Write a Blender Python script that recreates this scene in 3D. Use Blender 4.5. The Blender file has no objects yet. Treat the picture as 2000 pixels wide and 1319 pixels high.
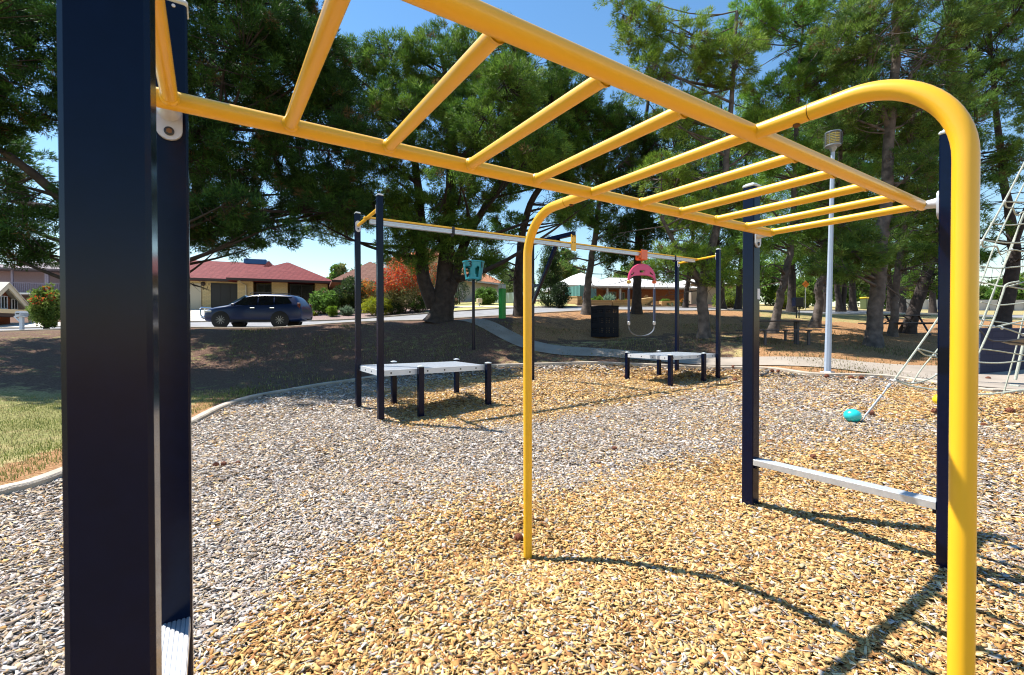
import bpy, math, random
import numpy as np
from mathutils import Vector, Matrix

rng = np.random.default_rng(7)
random.seed(7)
scn = bpy.context.scene
COL = scn.collection
PI = math.pi

# ------------------------------------------------------------------ camera
CAM = np.array([.101, -1.054, 1.5]); YAW, PIT, ROL, FOC = .9912, -.0113, -.0015, 900.
FD = np.array([math.cos(YAW)*math.cos(PIT), math.sin(YAW)*math.cos(PIT), math.sin(PIT)])
_r = np.array([math.sin(YAW), -math.cos(YAW), 0.]); _u = np.cross(_r, FD)
RT = _r*math.cos(ROL)+_u*math.sin(ROL); UP = -_r*math.sin(ROL)+_u*math.cos(ROL)

def at(px, py, t):
    """world point seen at a picture position, t metres in front of the lens"""
    return CAM+t*(FD+RT*(px-1000)/FOC-UP*(py-659.5)/FOC)

cd = bpy.data.cameras.new('camera'); cam = bpy.data.objects.new('camera', cd); COL.objects.link(cam)
M = Matrix.Identity(4)
for i in range(3):
    M[i][0] = RT[i]; M[i][1] = UP[i]; M[i][2] = -FD[i]; M[i][3] = CAM[i]
cam.matrix_world = M
cd.sensor_width = 36; cd.lens = FOC/2000*36; cd.clip_start = .05; cd.clip_end = 3000
cd.dof.use_dof = True; cd.dof.focus_distance = 6; cd.dof.aperture_fstop = 8
scn.camera = cam

# ------------------------------------------------------------------ light
SUN = np.array([.32, -.49, -1.]); SUN /= np.linalg.norm(SUN)
EL = math.asin(-SUN[2]); AZ = math.atan2(-SUN[0], -SUN[1])
w = bpy.data.worlds.new('World'); scn.world = w; w.use_nodes = True
nt = w.node_tree; bg = nt.nodes['Background']
sky = nt.nodes.new('ShaderNodeTexSky'); sky.sky_type = 'NISHITA'; sky.sun_disc = False
sky.sun_elevation = EL; sky.sun_rotation = AZ; sky.air_density = 1.3; sky.dust_density = 0.; sky.ozone_density = 1.
hs = nt.nodes.new('ShaderNodeHueSaturation'); hs.inputs['Saturation'].default_value = 1.24; hs.inputs['Hue'].default_value = .499
nt.links.new(sky.outputs[0], hs.inputs['Color']); nt.links.new(hs.outputs[0], bg.inputs[0]); bg.inputs[1].default_value = .10
ld = bpy.data.lights.new('sun', 'SUN'); lo = bpy.data.objects.new('sun', ld); COL.objects.link(lo)
ld.energy = 5.0; ld.angle = math.radians(.5); ld.color = (1, .95, .87)
lo.rotation_euler = Vector(-SUN).to_track_quat('Z', 'Y').to_euler(); lo.location = (-8, 12, 25)
scn.view_settings.view_transform = 'Standard'; scn.view_settings.look = 'None'
scn.view_settings.exposure = .92; scn.view_settings.gamma = 1
scn.cycles.use_denoising = True; scn.cycles.denoiser = 'OPENIMAGEDENOISE'; scn.cycles.denoising_prefilter = 'ACCURATE'; scn.cycles.filter_width = 1.1; scn.cycles.max_bounces = 6; scn.cycles.transparent_max_bounces = 4; scn.cycles.diffuse_bounces = 1
scn.cycles.glossy_bounces = 3; scn.cycles.caustics_reflective = False; scn.cycles.caustics_refractive = False

# ------------------------------------------------------------------ materials
MATS = {}
def mat(name, base, rough=.6, metal=0., var=0., vscale=8., bump=0., bscale=40., attr=None, coat=0., transl=0., spec=.5, marks=None):
    if name in MATS: return MATS[name]
    m = bpy.data.materials.new(name); m.use_nodes = True; t = m.node_tree; b = t.nodes['Principled BSDF']
    b.inputs['Roughness'].default_value = rough; b.inputs['Metallic'].default_value = metal
    b.inputs['Coat Weight'].default_value = coat; b.inputs['Coat Roughness'].default_value = .08
    b.inputs['Specular IOR Level'].default_value = spec
    out = None
    tc = t.nodes.new('ShaderNodeTexCoord')
    if attr:
        a = t.nodes.new('ShaderNodeAttribute'); a.attribute_name = attr; out = a.outputs['Color']
    else:
        c = t.nodes.new('ShaderNodeRGB'); c.outputs[0].default_value = (*base, 1); out = c.outputs[0]
    if var:
        n = t.nodes.new('ShaderNodeTexNoise'); n.inputs['Scale'].default_value = vscale; n.inputs['Detail'].default_value = 5
        t.links.new(tc.outputs['Object'], n.inputs['Vector'])
        r = t.nodes.new('ShaderNodeMapRange'); r.inputs['From Min'].default_value = .3; r.inputs['From Max'].default_value = .7
        r.inputs['To Min'].default_value = 1-var; r.inputs['To Max'].default_value = 1+var
        t.links.new(n.outputs[0], r.inputs[0])
        x = t.nodes.new('ShaderNodeVectorMath'); x.operation = 'SCALE'
        t.links.new(out, x.inputs[0]); t.links.new(r.outputs[0], x.inputs['Scale']); out = x.outputs[0]
    if marks:   # (colour, noise scale, threshold, stretch): scuffs, dust and grime of their own shape
        mc, ms, mt, mz = marks; mp = t.nodes.new('ShaderNodeMapping'); mp.inputs['Scale'].default_value = (1, 1, mz); t.links.new(tc.outputs['Object'], mp.inputs['Vector'])
        n = t.nodes.new('ShaderNodeTexNoise'); n.inputs['Scale'].default_value = ms; n.inputs['Detail'].default_value = 9; n.inputs['Roughness'].default_value = .72; t.links.new(mp.outputs[0], n.inputs['Vector'])
        r = t.nodes.new('ShaderNodeMapRange'); r.inputs['From Min'].default_value = mt; r.inputs['From Max'].default_value = mt+.12; t.links.new(n.outputs[0], r.inputs[0])
        mx = t.nodes.new('ShaderNodeMix'); mx.data_type = 'RGBA'; t.links.new(r.outputs[0], mx.inputs[0]); t.links.new(out, mx.inputs[6]); mx.inputs[7].default_value = (*mc, 1); out = mx.outputs[2]
        q = t.nodes.new('ShaderNodeMapRange'); q.inputs['To Min'].default_value = rough; q.inputs['To Max'].default_value = min(1, rough+.4); t.links.new(r.outputs[0], q.inputs[0]); t.links.new(q.outputs[0], b.inputs['Roughness'])
    t.links.new(out, b.inputs['Base Color'])
    if bump:
        n = t.nodes.new('ShaderNodeTexNoise'); n.inputs['Scale'].default_value = bscale; n.inputs['Detail'].default_value = 4
        t.links.new(tc.outputs['Object'], n.inputs['Vector'])
        bp = t.nodes.new('ShaderNodeBump'); bp.inputs['Strength'].default_value = bump; bp.inputs['Distance'].default_value = .02
        t.links.new(n.outputs[0], bp.inputs['Height']); t.links.new(bp.outputs[0], b.inputs['Normal'])
    if transl:
        tr = t.nodes.new('ShaderNodeBsdfTranslucent'); t.links.new(out, tr.inputs[0])
        mx = t.nodes.new('ShaderNodeMixShader'); mx.inputs[0].default_value = transl
        t.links.new(b.outputs[0], mx.inputs[1]); t.links.new(tr.outputs[0], mx.inputs[2])
        t.links.new(mx.outputs[0], t.nodes['Material Output'].inputs[0])
    MATS[name] = m
    return m

def brick_mat(name, c1, c2, mortar, sx=4.2, rough=.85, bw=.5, rh=.25, k='wall', bump=.4):
    m = bpy.data.materials.new(name); m.use_nodes = True; t = m.node_tree; b = t.nodes['Principled BSDF']
    b.inputs['Roughness'].default_value = rough; b.inputs['Specular IOR Level'].default_value = .12
    tc = t.nodes.new('ShaderNodeTexCoord'); s = t.nodes.new('ShaderNodeSeparateXYZ'); c = t.nodes.new('ShaderNodeCombineXYZ')
    t.links.new(tc.outputs['Object'], s.inputs[0])
    ad = t.nodes.new('ShaderNodeMath'); t.links.new(s.outputs[0], ad.inputs[0]); t.links.new(s.outputs[1], ad.inputs[1])
    if k == 'roof':   # courses climb the slope
        mu = t.nodes.new('ShaderNodeMath'); mu.operation = 'MULTIPLY'; mu.inputs[1].default_value = 2.6
        t.links.new(s.outputs[2], mu.inputs[0]); t.links.new(mu.outputs[0], c.inputs[1])
    else:
        t.links.new(s.outputs[2], c.inputs[1])
    t.links.new(ad.outputs[0], c.inputs[0])
    br = t.nodes.new('ShaderNodeTexBrick'); t.links.new(c.outputs[0], br.inputs['Vector'])
    br.inputs['Scale'].default_value = sx; br.inputs['Color1'].default_value = (*c1, 1); br.inputs['Color2'].default_value = (*c2, 1)
    br.inputs['Mortar'].default_value = (*mortar, 1); br.inputs['Mortar Size'].default_value = .03
    br.inputs['Brick Width'].default_value = bw*2; br.inputs['Row Height'].default_value = rh*1.4
    t.links.new(br.outputs[0], b.inputs['Base Color'])
    bp = t.nodes.new('ShaderNodeBump'); bp.inputs['Strength'].default_value = bump; bp.inputs['Distance'].default_value = .03; bp.invert = True
    t.links.new(br.outputs['Fac'], bp.inputs['Height']); t.links.new(bp.outputs[0], b.inputs['Normal'])
    return m

# ------------------------------------------------------------------ mesh helpers
class MB:
    def __init__(s): s.v = []; s.f = []; s.m = []; s.mi = 0
    def add(s, vs, fs):
        o = len(s.v); s.v += [tuple(map(float, p)) for p in vs]
        s.f += [tuple(i+o for i in f) for f in fs]; s.m += [s.mi]*len(fs); return s
    def box(s, c, h, rot=None, bev=0.):
        """centre c, half sizes h, rot 3x3; bev chamfers the edges"""
        hx, hy, hz = h; R = np.eye(3) if rot is None else np.array(rot)
        if bev <= 0:
            P = [(x*hx, y*hy, z*hz) for x in (-1, 1) for y in (-1, 1) for z in (-1, 1)]
            F = [(0, 1, 3, 2), (4, 6, 7, 5), (0, 4, 5, 1), (2, 3, 7, 6), (0, 2, 6, 4), (1, 5, 7, 3)]
        else:
            b = min(bev, hx*.9, hy*.9, hz*.9); P = []; idx = {}
            for x in (-1, 1):
                for y in (-1, 1):
                    for z in (-1, 1):
                        for a in range(3):
                            q = [x*(hx-b), y*(hy-b), z*(hz-b)]; q[a] = (x, y, z)[a]*h[a]
                            idx[(x, y, z, a)] = len(P); P.append(tuple(q))
            F = []
            for a in range(3):
                o = [i for i in range(3) if i != a]
                for sg in (-1, 1):
                    def k(u, v):
                        t = [0, 0, 0]; t[a] = sg; t[o[0]] = u; t[o[1]] = v; return idx[(*t, a)]
                    F.append((k(-1, -1), k(1, -1), k(1, 1), k(-1, 1)))
            for a in range(3):
                o = [i for i in range(3) if i != a]
                for u in (-1, 1):
                    for v in (-1, 1):
                        def k(sg, ax):
                            t = [0, 0, 0]; t[a] = sg; t[o[0]] = u; t[o[1]] = v; return idx[(*t, ax)]
                        F.append((k(-1, o[0]), k(1, o[0]), k(1, o[1]), k(-1, o[1])))
            for x in (-1, 1):
                for y in (-1, 1):
                    for z in (-1, 1): F.append(tuple(idx[(x, y, z, a)] for a in range(3)))
        P = np.array(P)@R.T+np.array(c)
        # outward winding
        cc = np.array(c); G = []
        for f in F:
            n = np.cross(P[f[1]]-P[f[0]], P[f[2]]-P[f[0]])
            G.append(f if n@(P[list(f)].mean(0)-cc) > 0 else f[::-1])
        return s.add(P, G)
    def rod(s, a, b, hw, hh, up=(0, 0, 1), bev=0.):
        a = np.array(a, float); b = np.array(b, float); d = b-a; L = np.linalg.norm(d); d /= L
        x = np.cross(np.array(up, float), d); x /= np.linalg.norm(x); z = np.cross(d, x)
        return s.box((a+b)/2, (hw, L/2, hh), np.stack([x, d, z], 1), bev)
    def tube(s, pts, r, n=10, cap=True):
        pts = np.array(pts, float); k = len(pts); r = np.full(k, r) if np.isscalar(r) else np.array(r, float)
        T = np.gradient(pts, axis=0); T /= np.linalg.norm(T, axis=1)[:, None]+1e-12
        up = np.array([0, 0, 1.]) if abs(T[0][2]) < .9 else np.array([1., 0, 0])
        a = np.cross(T[0], up); a /= np.linalg.norm(a); V = []
        for i in range(k):
            a = a-T[i]*(a@T[i]); a /= np.linalg.norm(a); b = np.cross(T[i], a)
            for j in range(n):
                w_ = 2*PI*j/n; V.append(pts[i]+r[i]*(a*math.cos(w_)+b*math.sin(w_)))
        F = [(i*n+j, i*n+(j+1) % n, (i+1)*n+(j+1) % n, (i+1)*n+j) for i in range(k-1) for j in range(n)]
        if cap: F += [tuple(range(n))[::-1], tuple((k-1)*n+j for j in range(n))]
        return s.add(V, F)
    def lathe(s, c, prof, n=20, axis=(0, 0, 1)):
        ax = np.array(axis, float); ax /= np.linalg.norm(ax)
        u = np.cross(ax, (1, 0, 0) if abs(ax[0]) < .9 else (0, 1, 0)); u /= np.linalg.norm(u); v = np.cross(ax, u)
        V = [np.array(c)+ax*z+r*(u*math.cos(2*PI*j/n)+v*math.sin(2*PI*j/n)) for r, z in prof for j in range(n)]
        k = len(prof)
        F = [(i*n+j, i*n+(j+1) % n, (i+1)*n+(j+1) % n, (i+1)*n+j) for i in range(k-1) for j in range(n)]
        F += [tuple(range(n))[::-1], tuple((k-1)*n+j for j in range(n))]
        return s.add(V, F)
    def prism(s, poly, o, ux, uy, depth):
        """extrude a 2d outline: o + x*ux + y*uy, thickness vector depth"""
        o, ux, uy, dp = (np.array(q, float) for q in (o, ux, uy, depth)); n = len(poly)
        A = [o+ux*x+uy*y for x, y in poly]; B = [p+dp for p in A]
        F = [tuple(range(n))[::-1], tuple(range(n, 2*n))]+[(i, (i+1) % n, n+(i+1) % n, n+i) for i in range(n)]
        return s.add(A+B, F)
    def ball(s, c, r, n=16, m=10, sq=(1, 1, 1)):
        V = []; F = []
        for i in range(m+1):
            t = PI*i/m
            for j in range(n):
                p = 2*PI*j/n; V.append((c[0]+r*sq[0]*math.sin(t)*math.cos(p), c[1]+r*sq[1]*math.sin(t)*math.sin(p), c[2]+r*sq[2]*math.cos(t)))
        for i in range(m):
            for j in range(n): F.append((i*n+j, (i+1)*n+j, (i+1)*n+(j+1) % n, i*n+(j+1) % n))
        return s.add(V, F)

WM = {}
def _link(name, me, mats, parent):
    o = bpy.data.objects.new(name, me); COL.objects.link(o)
    for m in (mats if isinstance(mats, (list, tuple)) else [mats]): me.materials.append(m)
    if parent is not None: o.parent = parent
    WM[o.name] = WM[parent.name] if parent is not None else Matrix.Identity(4)
    return o

def obj(name, mb, mats, parent=None, smooth=False, local=False):
    """one mesh object; vertices given in world space unless local"""
    V = np.array(mb.v, float)
    if parent is not None and not local:
        I = np.array(WM[parent.name].inverted()); V = V@I[:3, :3].T+I[:3, 3]
    me = bpy.data.meshes.new(name); me.from_pydata(V.tolist(), [], mb.f)
    me.polygons.foreach_set('material_index', mb.m)
    if smooth:
        me.polygons.foreach_set('use_smooth', [True]*len(me.polygons))
        me.update()
        try: me.set_sharp_from_angle(angle=math.radians(40))
        except Exception: pass
    me.update()
    return _link(name, me, mats, parent)

def fast(name, V, F, mats, parent=None, col=None, smooth=False, cname='col', pcol=None):
    """numpy mesh; F is (n,3) or (n,4); col per-face colours"""
    V = np.asarray(V, np.float32)
    if parent is not None:
        I = np.array(WM[parent.name].inverted(), dtype=np.float32); V = V@I[:3, :3].T+I[:3, 3]
    me = bpy.data.meshes.new(name); n, k = F.shape
    me.vertices.add(len(V)); me.vertices.foreach_set('co', V.ravel().astype(np.float32))
    me.loops.add(n*k); me.loops.foreach_set('vertex_index', F.ravel().astype(np.int32))
    me.polygons.add(n); me.polygons.foreach_set('loop_start', np.arange(0, n*k, k, dtype=np.int32))
    if smooth: me.polygons.foreach_set('use_smooth', np.ones(n, bool))
    me.update(calc_edges=True)
    if col is not None:
        a = me.attributes.new(cname, 'FLOAT_COLOR', 'FACE'); c4 = np.ones((n, 4), np.float32); c4[:, :3] = col
        a.data.foreach_set('color', c4.ravel())
    if pcol is not None:
        a = me.attributes.new(cname, 'FLOAT_COLOR', 'POINT'); c4 = np.ones((len(V), 4), np.float32); c4[:, :3] = pcol
        a.data.foreach_set('color', c4.ravel())
    return _link(name, me, mats, parent)

def tag(o, label=None, cat=None, group=None, kind=None):
    for k, v in (('label', label), ('category', cat), ('group', group), ('kind', kind)):
        if v: o[k] = v
    return o

def thing(name, loc, label, cat, group=None, rz=0.):
    o = bpy.data.objects.new(name, None); COL.objects.link(o); o.location = tuple(map(float, loc)); o.rotation_euler = (0, 0, rz)
    o.empty_display_size = .1
    WM[o.name] = Matrix.Translation(Vector(tuple(map(float, loc))))@Matrix.Rotation(rz, 4, 'Z')
    return tag(o, label, cat, group)

def bez(pts, n):
    """Catmull-Rom through pts"""
    P = np.array(pts, float); P = np.vstack([2*P[0]-P[1], P, 2*P[-1]-P[-2]]); out = []
    for i in range(1, len(P)-2):
        for t in np.linspace(0, 1, n, endpoint=False):
            a, b, c, d = P[i-1:i+3]
            out.append(.5*((2*b)+(-a+c)*t+(2*a-5*b+4*c-d)*t*t+(-a+3*b-3*c+d)*t**3))
    out.append(P[-2]); return np.array(out)

# ------------------------------------------------------------------ the lie of the land
CTRL = [(0, 0, 0), (2, 0, 0), (4, 0, 0), (0, 3, 0), (4, 1.1, 0), (-3, -3, 0), (3, -4, 0), (8, -3, .05), (2.5, 7.5, 0), (12.3, 7.4, .22),
        (7.39, 9.09, .2), (4.7, 8.3, .06), (1, 5, 0), (6, 4, .03), (7, 1, .08), (-2, 1, 0), (-6, 2, 0), (-10, 5, .1), (10, -12, -.1), (-10, -10, -.2), (0, -15, -.2),
        (30, -10, .4), (-25, 5, .3), (40, -60, -1), (-60, -40, -1), (-80, 20, 2), (10, -80, -2)]
PIX = [(0, 965, 4.3), (118, 930, 4.83), (365, 832, 7.43), (450, 790, 9.65), (560, 765, 11.7), (690, 745, 14), (800, 730, 15.5), (1000, 715, 16),
       (1235, 713, 15.5), (1500, 722, 13.5), (1600, 733, 12.1), (1740, 738, 11.5), (1665, 824, 6.9), (1835, 752, 10.6), (1930, 765, 9.8), (2000, 766, 9.7),
       (1616, 728, 12.3), (1040, 658, 19.5), (1200, 672, 18), (1400, 688, 16), (1835, 735, 12.3), (945, 628, 21), (1180, 660, 20),
       (360, 642, 21), (600, 641, 20.5), (740, 634, 21.5), (860, 629, 22), (500, 705, 16.5), (700, 690, 17.5), (860, 680, 18), (50, 655, 17.5), (50, 720, 12.8), (50, 850, 7), (925, 682, 17.5),
       (430, 640.5, 24), (590, 640, 24), (455, 628, 29), (700, 630, 24), (700, 624, 29), (0, 648, 22), (50, 643, 28), (1000, 615, 25.5), (981, 622, 22.5),
       (1240, 612, 24), (1240, 605, 28), (1240, 599, 36), (1440, 606, 28), (960, 598, 34), (960, 588, 45), (1200, 597, 42), (400, 605, 38), (640, 606, 40), (640, 612, 33),
       (1705, 678, 17), (1375, 661, 18), (1592, 643, 20), (1508, 650, 19.5), (1745, 655, 19), (1772, 652, 20), (1960, 645, 20), (1530, 672, 16.5),
       (1520, 610, 34), (1650, 608, 38), (1800, 607, 65), (1900, 618, 45), (1900, 607, 80), (2000, 607, 85), (1950, 735, 12.3), (1600, 700, 14.5),
       (1145, 613, 24), (1031, 617, 23.5), (0, 600, 60), (500, 590, 70), (1000, 585, 75), (1400, 590, 75), (-600, 640, 40), (2400, 640, 40),
       (0, 590, 200), (1000, 590, 200), (2000, 605, 200), (0, 610, 600), (1000, 610, 600), (2000, 615, 600)]
CP = np.array([p for p in CTRL]+[tuple(at(*q)) for q in PIX])
def _ker(d2): return np.sqrt(d2+2.2**2)
_D = ((CP[:, None, :2]-CP[None, :, :2])**2).sum(-1); _n = len(CP)
_A = np.zeros((_n+3, _n+3)); _A[:_n, :_n] = _ker(_D)-np.eye(_n)*.02; _A[:_n, _n] = 1; _A[:_n, _n+1:] = CP[:, :2]; _A[_n:, :_n] = _A[:_n, _n:].T
_W = np.linalg.solve(_A, np.concatenate([CP[:, 2], [0, 0, 0]]))
def gz(x, y):
    x = np.atleast_1d(np.asarray(x, float)); y = np.atleast_1d(np.asarray(y, float)); sh = x.shape; x = x.ravel(); y = y.ravel(); out = np.empty(len(x))
    for a in range(0, len(x), 20000):
        q = slice(a, a+20000)
        d2 = (x[q, None]-CP[None, :, 0])**2+(y[q, None]-CP[None, :, 1])**2
        out[q] = _ker(d2)@_W[:_n]+_W[_n]+_W[_n+1]*x[q]+_W[_n+2]*y[q]
    # small hollows worn in the chips
    out -= .10*np.exp(-((x-1.98)**2+(y-1.615)**2)/.18)
    out += .07*np.exp(-((x-4.8)**2+(y-8.3)**2)/.5)-.05*np.exp(-((x-3.7)**2+(y-7.4)**2)/.5)
    for qx, qy in ((-.02, 1.12), (-.02, -.148), (3.96, 1.12), (3.96, -.148), (2.5, 6.67), (2.54, 8.22), (12.09, 6.64)): out += .028*np.exp(-((x-qx-.03)**2+(y-qy)**2)/.03)
    out += .015*np.sin(x*2.1+1)*np.sin(y*1.7)*np.exp(-(x*x+y*y)/400)
    return out.reshape(sh)
def g1(x, y): return float(gz(x, y)[0])
def on(px, py, t):
    """xy of a picture point at depth t, stood on the ground"""
    p = at(px, py, t); return np.array([p[0], p[1], g1(p[0], p[1])])

KERB = [(-1.551, 5.144), (-1.226, 5.571), (-.227, 8.021), (.442, 10.242), (1.718, 11.898)]
KERB += [tuple(at(*q)[:2]) for q in [(690, 745, 14.1), (800, 730, 15.5), (1000, 715, 16), (1120, 712, 16), (1235, 713, 15.5), (1370, 716, 14.6), (1500, 722, 13.5), (1600, 733, 12.1), (1740, 738, 11.5), (1835, 752, 10.6), (1930, 765, 9.8), (2000, 768, 9.6)]]
KERB += [(16, -3), (11, -8), (3, -9.5), (-5, -7), (-6.5, -1), (-4, 3)]
KC = bez(KERB+[KERB[0]], 10)[:-1]; KO = np.array([4.5, 3.0])
def kerb_r(th):
    a = np.unwrap(np.arctan2(KC[:, 1]-KO[1], KC[:, 0]-KO[0])); r = np.hypot(KC[:, 0]-KO[0], KC[:, 1]-KO[1])
    if a[-1] < a[0]: a = a[::-1]; r = r[::-1]
    t = (np.asarray(th)-a[0]) % (2*PI)+a[0]
    aa = np.append(a, a[0]+2*PI); rr = np.append(r, r[0]); o = np.argsort(aa)
    return np.interp(t, aa[o], rr[o])
def pit(x, y):
    """>0 inside the chip pit: metres to the kerb along the radius"""
    return kerb_r(np.arctan2(y-KO[1], x-KO[0]))-np.hypot(x-KO[0], y-KO[1])
# ------------------------------------------------------------------ ground sheet
def azpx(x, y):
    vx = x-CAM[0]; vy = y-CAM[1]; f = FD[0]*vx+FD[1]*vy; return np.where(f > .1, 1000+FOC*(RT[0]*vx+RT[1]*vy)/np.maximum(f, .1), np.where(RT[0]*vx+RT[1]*vy > 0, 9e3, -9e3)), f
def sstep(a, b, x): t = np.clip((x-a)/(b-a), 0, 1); return t*t*(3-2*t)
def vnoise(x, y, s, seed=0):
    """cheap smooth noise 0..1"""
    r = np.random.default_rng(seed); o = np.zeros_like(x, float)
    for k in range(6):
        a = r.uniform(0, 2*PI); f = s*r.uniform(.6, 1.8); o += np.sin((x*math.cos(a)+y*math.sin(a))*f+r.uniform(0, 6))*np.sin((x*-math.sin(a)+y*math.cos(a))*f*.8+r.uniform(0, 6))
    return np.clip(.5+o/4, 0, 1)

def ground_mat():
    m = bpy.data.materials.new('ground'); m.use_nodes = True; t = m.node_tree; b = t.nodes['Principled BSDF']; b.inputs['Roughness'].default_value = .95
    b.inputs['Specular IOR Level'].default_value = .15
    tc = t.nodes.new('ShaderNodeTexCoord'); at_ = t.nodes.new('ShaderNodeAttribute'); at_.attribute_name = 'zone'
    sp = t.nodes.new('ShaderNodeSeparateColor'); t.links.new(at_.outputs['Color'], sp.inputs[0])
    def noise(sc, det=6, rough=.65):
        n = t.nodes.new('ShaderNodeTexNoise'); n.inputs['Scale'].default_value = sc; n.inputs['Detail'].default_value = det; n.inputs['Roughness'].default_value = rough
        t.links.new(tc.outputs['Object'], n.inputs['Vector']); return n.outputs[0]
    def ramp(src, stops):
        r = t.nodes.new('ShaderNodeValToRGB'); e = r.color_ramp.elements
        while len(e) < len(stops): e.new(.5)
        for k, (p, c) in enumerate(stops): e[k].position = p; e[k].color = (*c, 1)
        t.links.new(src, r.inputs[0]); return r.outputs[0]
    def mix(f, a, c):
        x = t.nodes.new('ShaderNodeMix'); x.data_type = 'RGBA'; t.links.new(f, x.inputs[0]); t.links.new(a, x.inputs[6]); t.links.new(c, x.inputs[7]); return x.outputs[2]
    def math_(op, a, v):
        x = t.nodes.new('ShaderNodeMath'); x.operation = op; x.use_clamp = True
        for i, q in enumerate((a, v)):
            if isinstance(q, (int, float)): x.inputs[i].default_value = q
            else: t.links.new(q, x.inputs[i])
        return x.outputs[0]
    fine = noise(26); mid = noise(3.1); tiny = noise(90, 3)
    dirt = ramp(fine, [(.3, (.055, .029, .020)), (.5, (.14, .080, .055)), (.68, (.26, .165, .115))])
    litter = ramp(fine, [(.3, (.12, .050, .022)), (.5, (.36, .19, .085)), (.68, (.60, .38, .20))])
    dry = ramp(fine, [(.3, (.17, .13, .05)), (.5, (.40, .32, .14)), (.7, (.62, .52, .27))])
    green = ramp(fine, [(.32, (.08, .08, .025)), (.5, (.22, .22, .07)), (.7, (.45, .40, .18))])
    def msk(ch): # ragged edge
        a = math_('MULTIPLY', mid, 1.4); a = math_('SUBTRACT', a, .2); a2 = t.nodes.new('ShaderNodeMath'); a2.operation = 'ADD'; t.links.new(ch, a2.inputs[0]); t.links.new(a, a2.inputs[1])
        r = t.nodes.new('ShaderNodeMapRange'); r.inputs['From Min'].default_value = .82; r.inputs['From Max'].default_value = 1.12; t.links.new(a2.outputs[0], r.inputs[0]); return r.outputs[0]
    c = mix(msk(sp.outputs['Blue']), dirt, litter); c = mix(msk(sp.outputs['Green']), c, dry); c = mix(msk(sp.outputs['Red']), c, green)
    t.links.new(c, b.inputs['Base Color'])
    bp = t.nodes.new('ShaderNodeBump'); bp.inputs['Strength'].default_value = .9; bp.inputs['Distance'].default_value = .05
    t.links.new(fine, bp.inputs['Height']); t.links.new(bp.outputs[0], b.inputs['Normal'])
    return m

def zones(x, y):
    px, d = azpx(x, y); n = vnoise(x, y, .7, 3)
    R = np.zeros_like(x); G = np.zeros_like(x); B = np.zeros_like(x)
    left = (px < 420)
    R = np.where(left & (d < 12), (.45+.35*n)*sstep(12, 9.5, d), R)          # lawn beside the kerb
    G = np.where(left & (d < 12), (.8-.2*n)*sstep(12.5, 9.5, d)+.1*n, G)
    k = pit(x, y); R = np.where((k > -1.1) & left, R*.2, R); G = np.where((k > -1.0) & left, G*.3, G); B = np.where((k > -1.1) & left & (d < 11), .75, B)      # worn strip at the kerb
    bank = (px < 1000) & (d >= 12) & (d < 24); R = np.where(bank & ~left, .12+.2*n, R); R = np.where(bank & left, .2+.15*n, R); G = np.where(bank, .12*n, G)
    park = (px > 1000) & (d > 11) & (d < 29); B = np.where(park, .55+.3*n, B); B = np.where((px > 1000) & (px < 1450) & (d < 19.5), .35, B)
    G = np.where((px > 960) & (px < 1480) & (d > 15) & (d < 19), .42*n+.12, G)
    f = (px > 1430) & (d > 27) & (px < 8000); G = np.where(f, .85, G); B = np.where(f, 0, B); R = np.where(f, .25*n, R)
    f = (px > 1480) & (px < 1720) & (d > 23) & (d < 40); R = np.where(f, .4, R); G = np.where(f, .6, G)
    far = d > 60; G = np.where(far, .7, G); R = np.where(far, .3, R)
    bh = d < 0; G = np.where(bh, .25, G); B = np.where(bh, .65, B)
    return np.stack([R, G, B], 1)

na = 360; rad = np.concatenate([[.35], np.geomspace(.8, 60, 190), np.geomspace(63, 900, 40)])
# denser in front of the lens
th = np.concatenate([np.linspace(-1.05, 1.05, 300), np.linspace(1.05, 2*PI-1.05, 82)[1:-1]])+YAW; na = len(th)
X = CAM[0]+rad[:, None]*np.cos(th)[None]; Y = CAM[1]+rad[:, None]*np.sin(th)[None]; X = X.ravel(); Y = Y.ravel()
Z = gz(X, Y); Z = np.where(np.hypot(X, Y) > 260, np.minimum(Z, 30), Z)
K = pit(X, Y); Z -= .09*sstep(-.02, .35, K)
nr = len(rad); i, j = np.meshgrid(np.arange(nr-1), np.arange(na), indexing='ij'); j2 = (j+1) % na
F = np.stack([i*na+j, (i+1)*na+j, (i+1)*na+j2, i*na+j2], -1).reshape(-1, 4)
V = np.vstack([np.stack([X, Y, Z], 1), [[CAM[0], CAM[1], g1(CAM[0], CAM[1])-.09]]])
Fc = np.stack([np.full(na, nr*na), np.arange(na), (np.arange(na)+1) % na, (np.arange(na)+1) % na], 1)
F = np.vstack([F])
zc = np.vstack([zones(X, Y), [[0, 0, .5]]])
gnd = fast('ground', V, F, ground_mat(), smooth=True, pcol=zc, cname='zone'); tag(gnd, 'dry sloping park ground of brown dirt and thin grass', 'ground', kind='structure')

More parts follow.
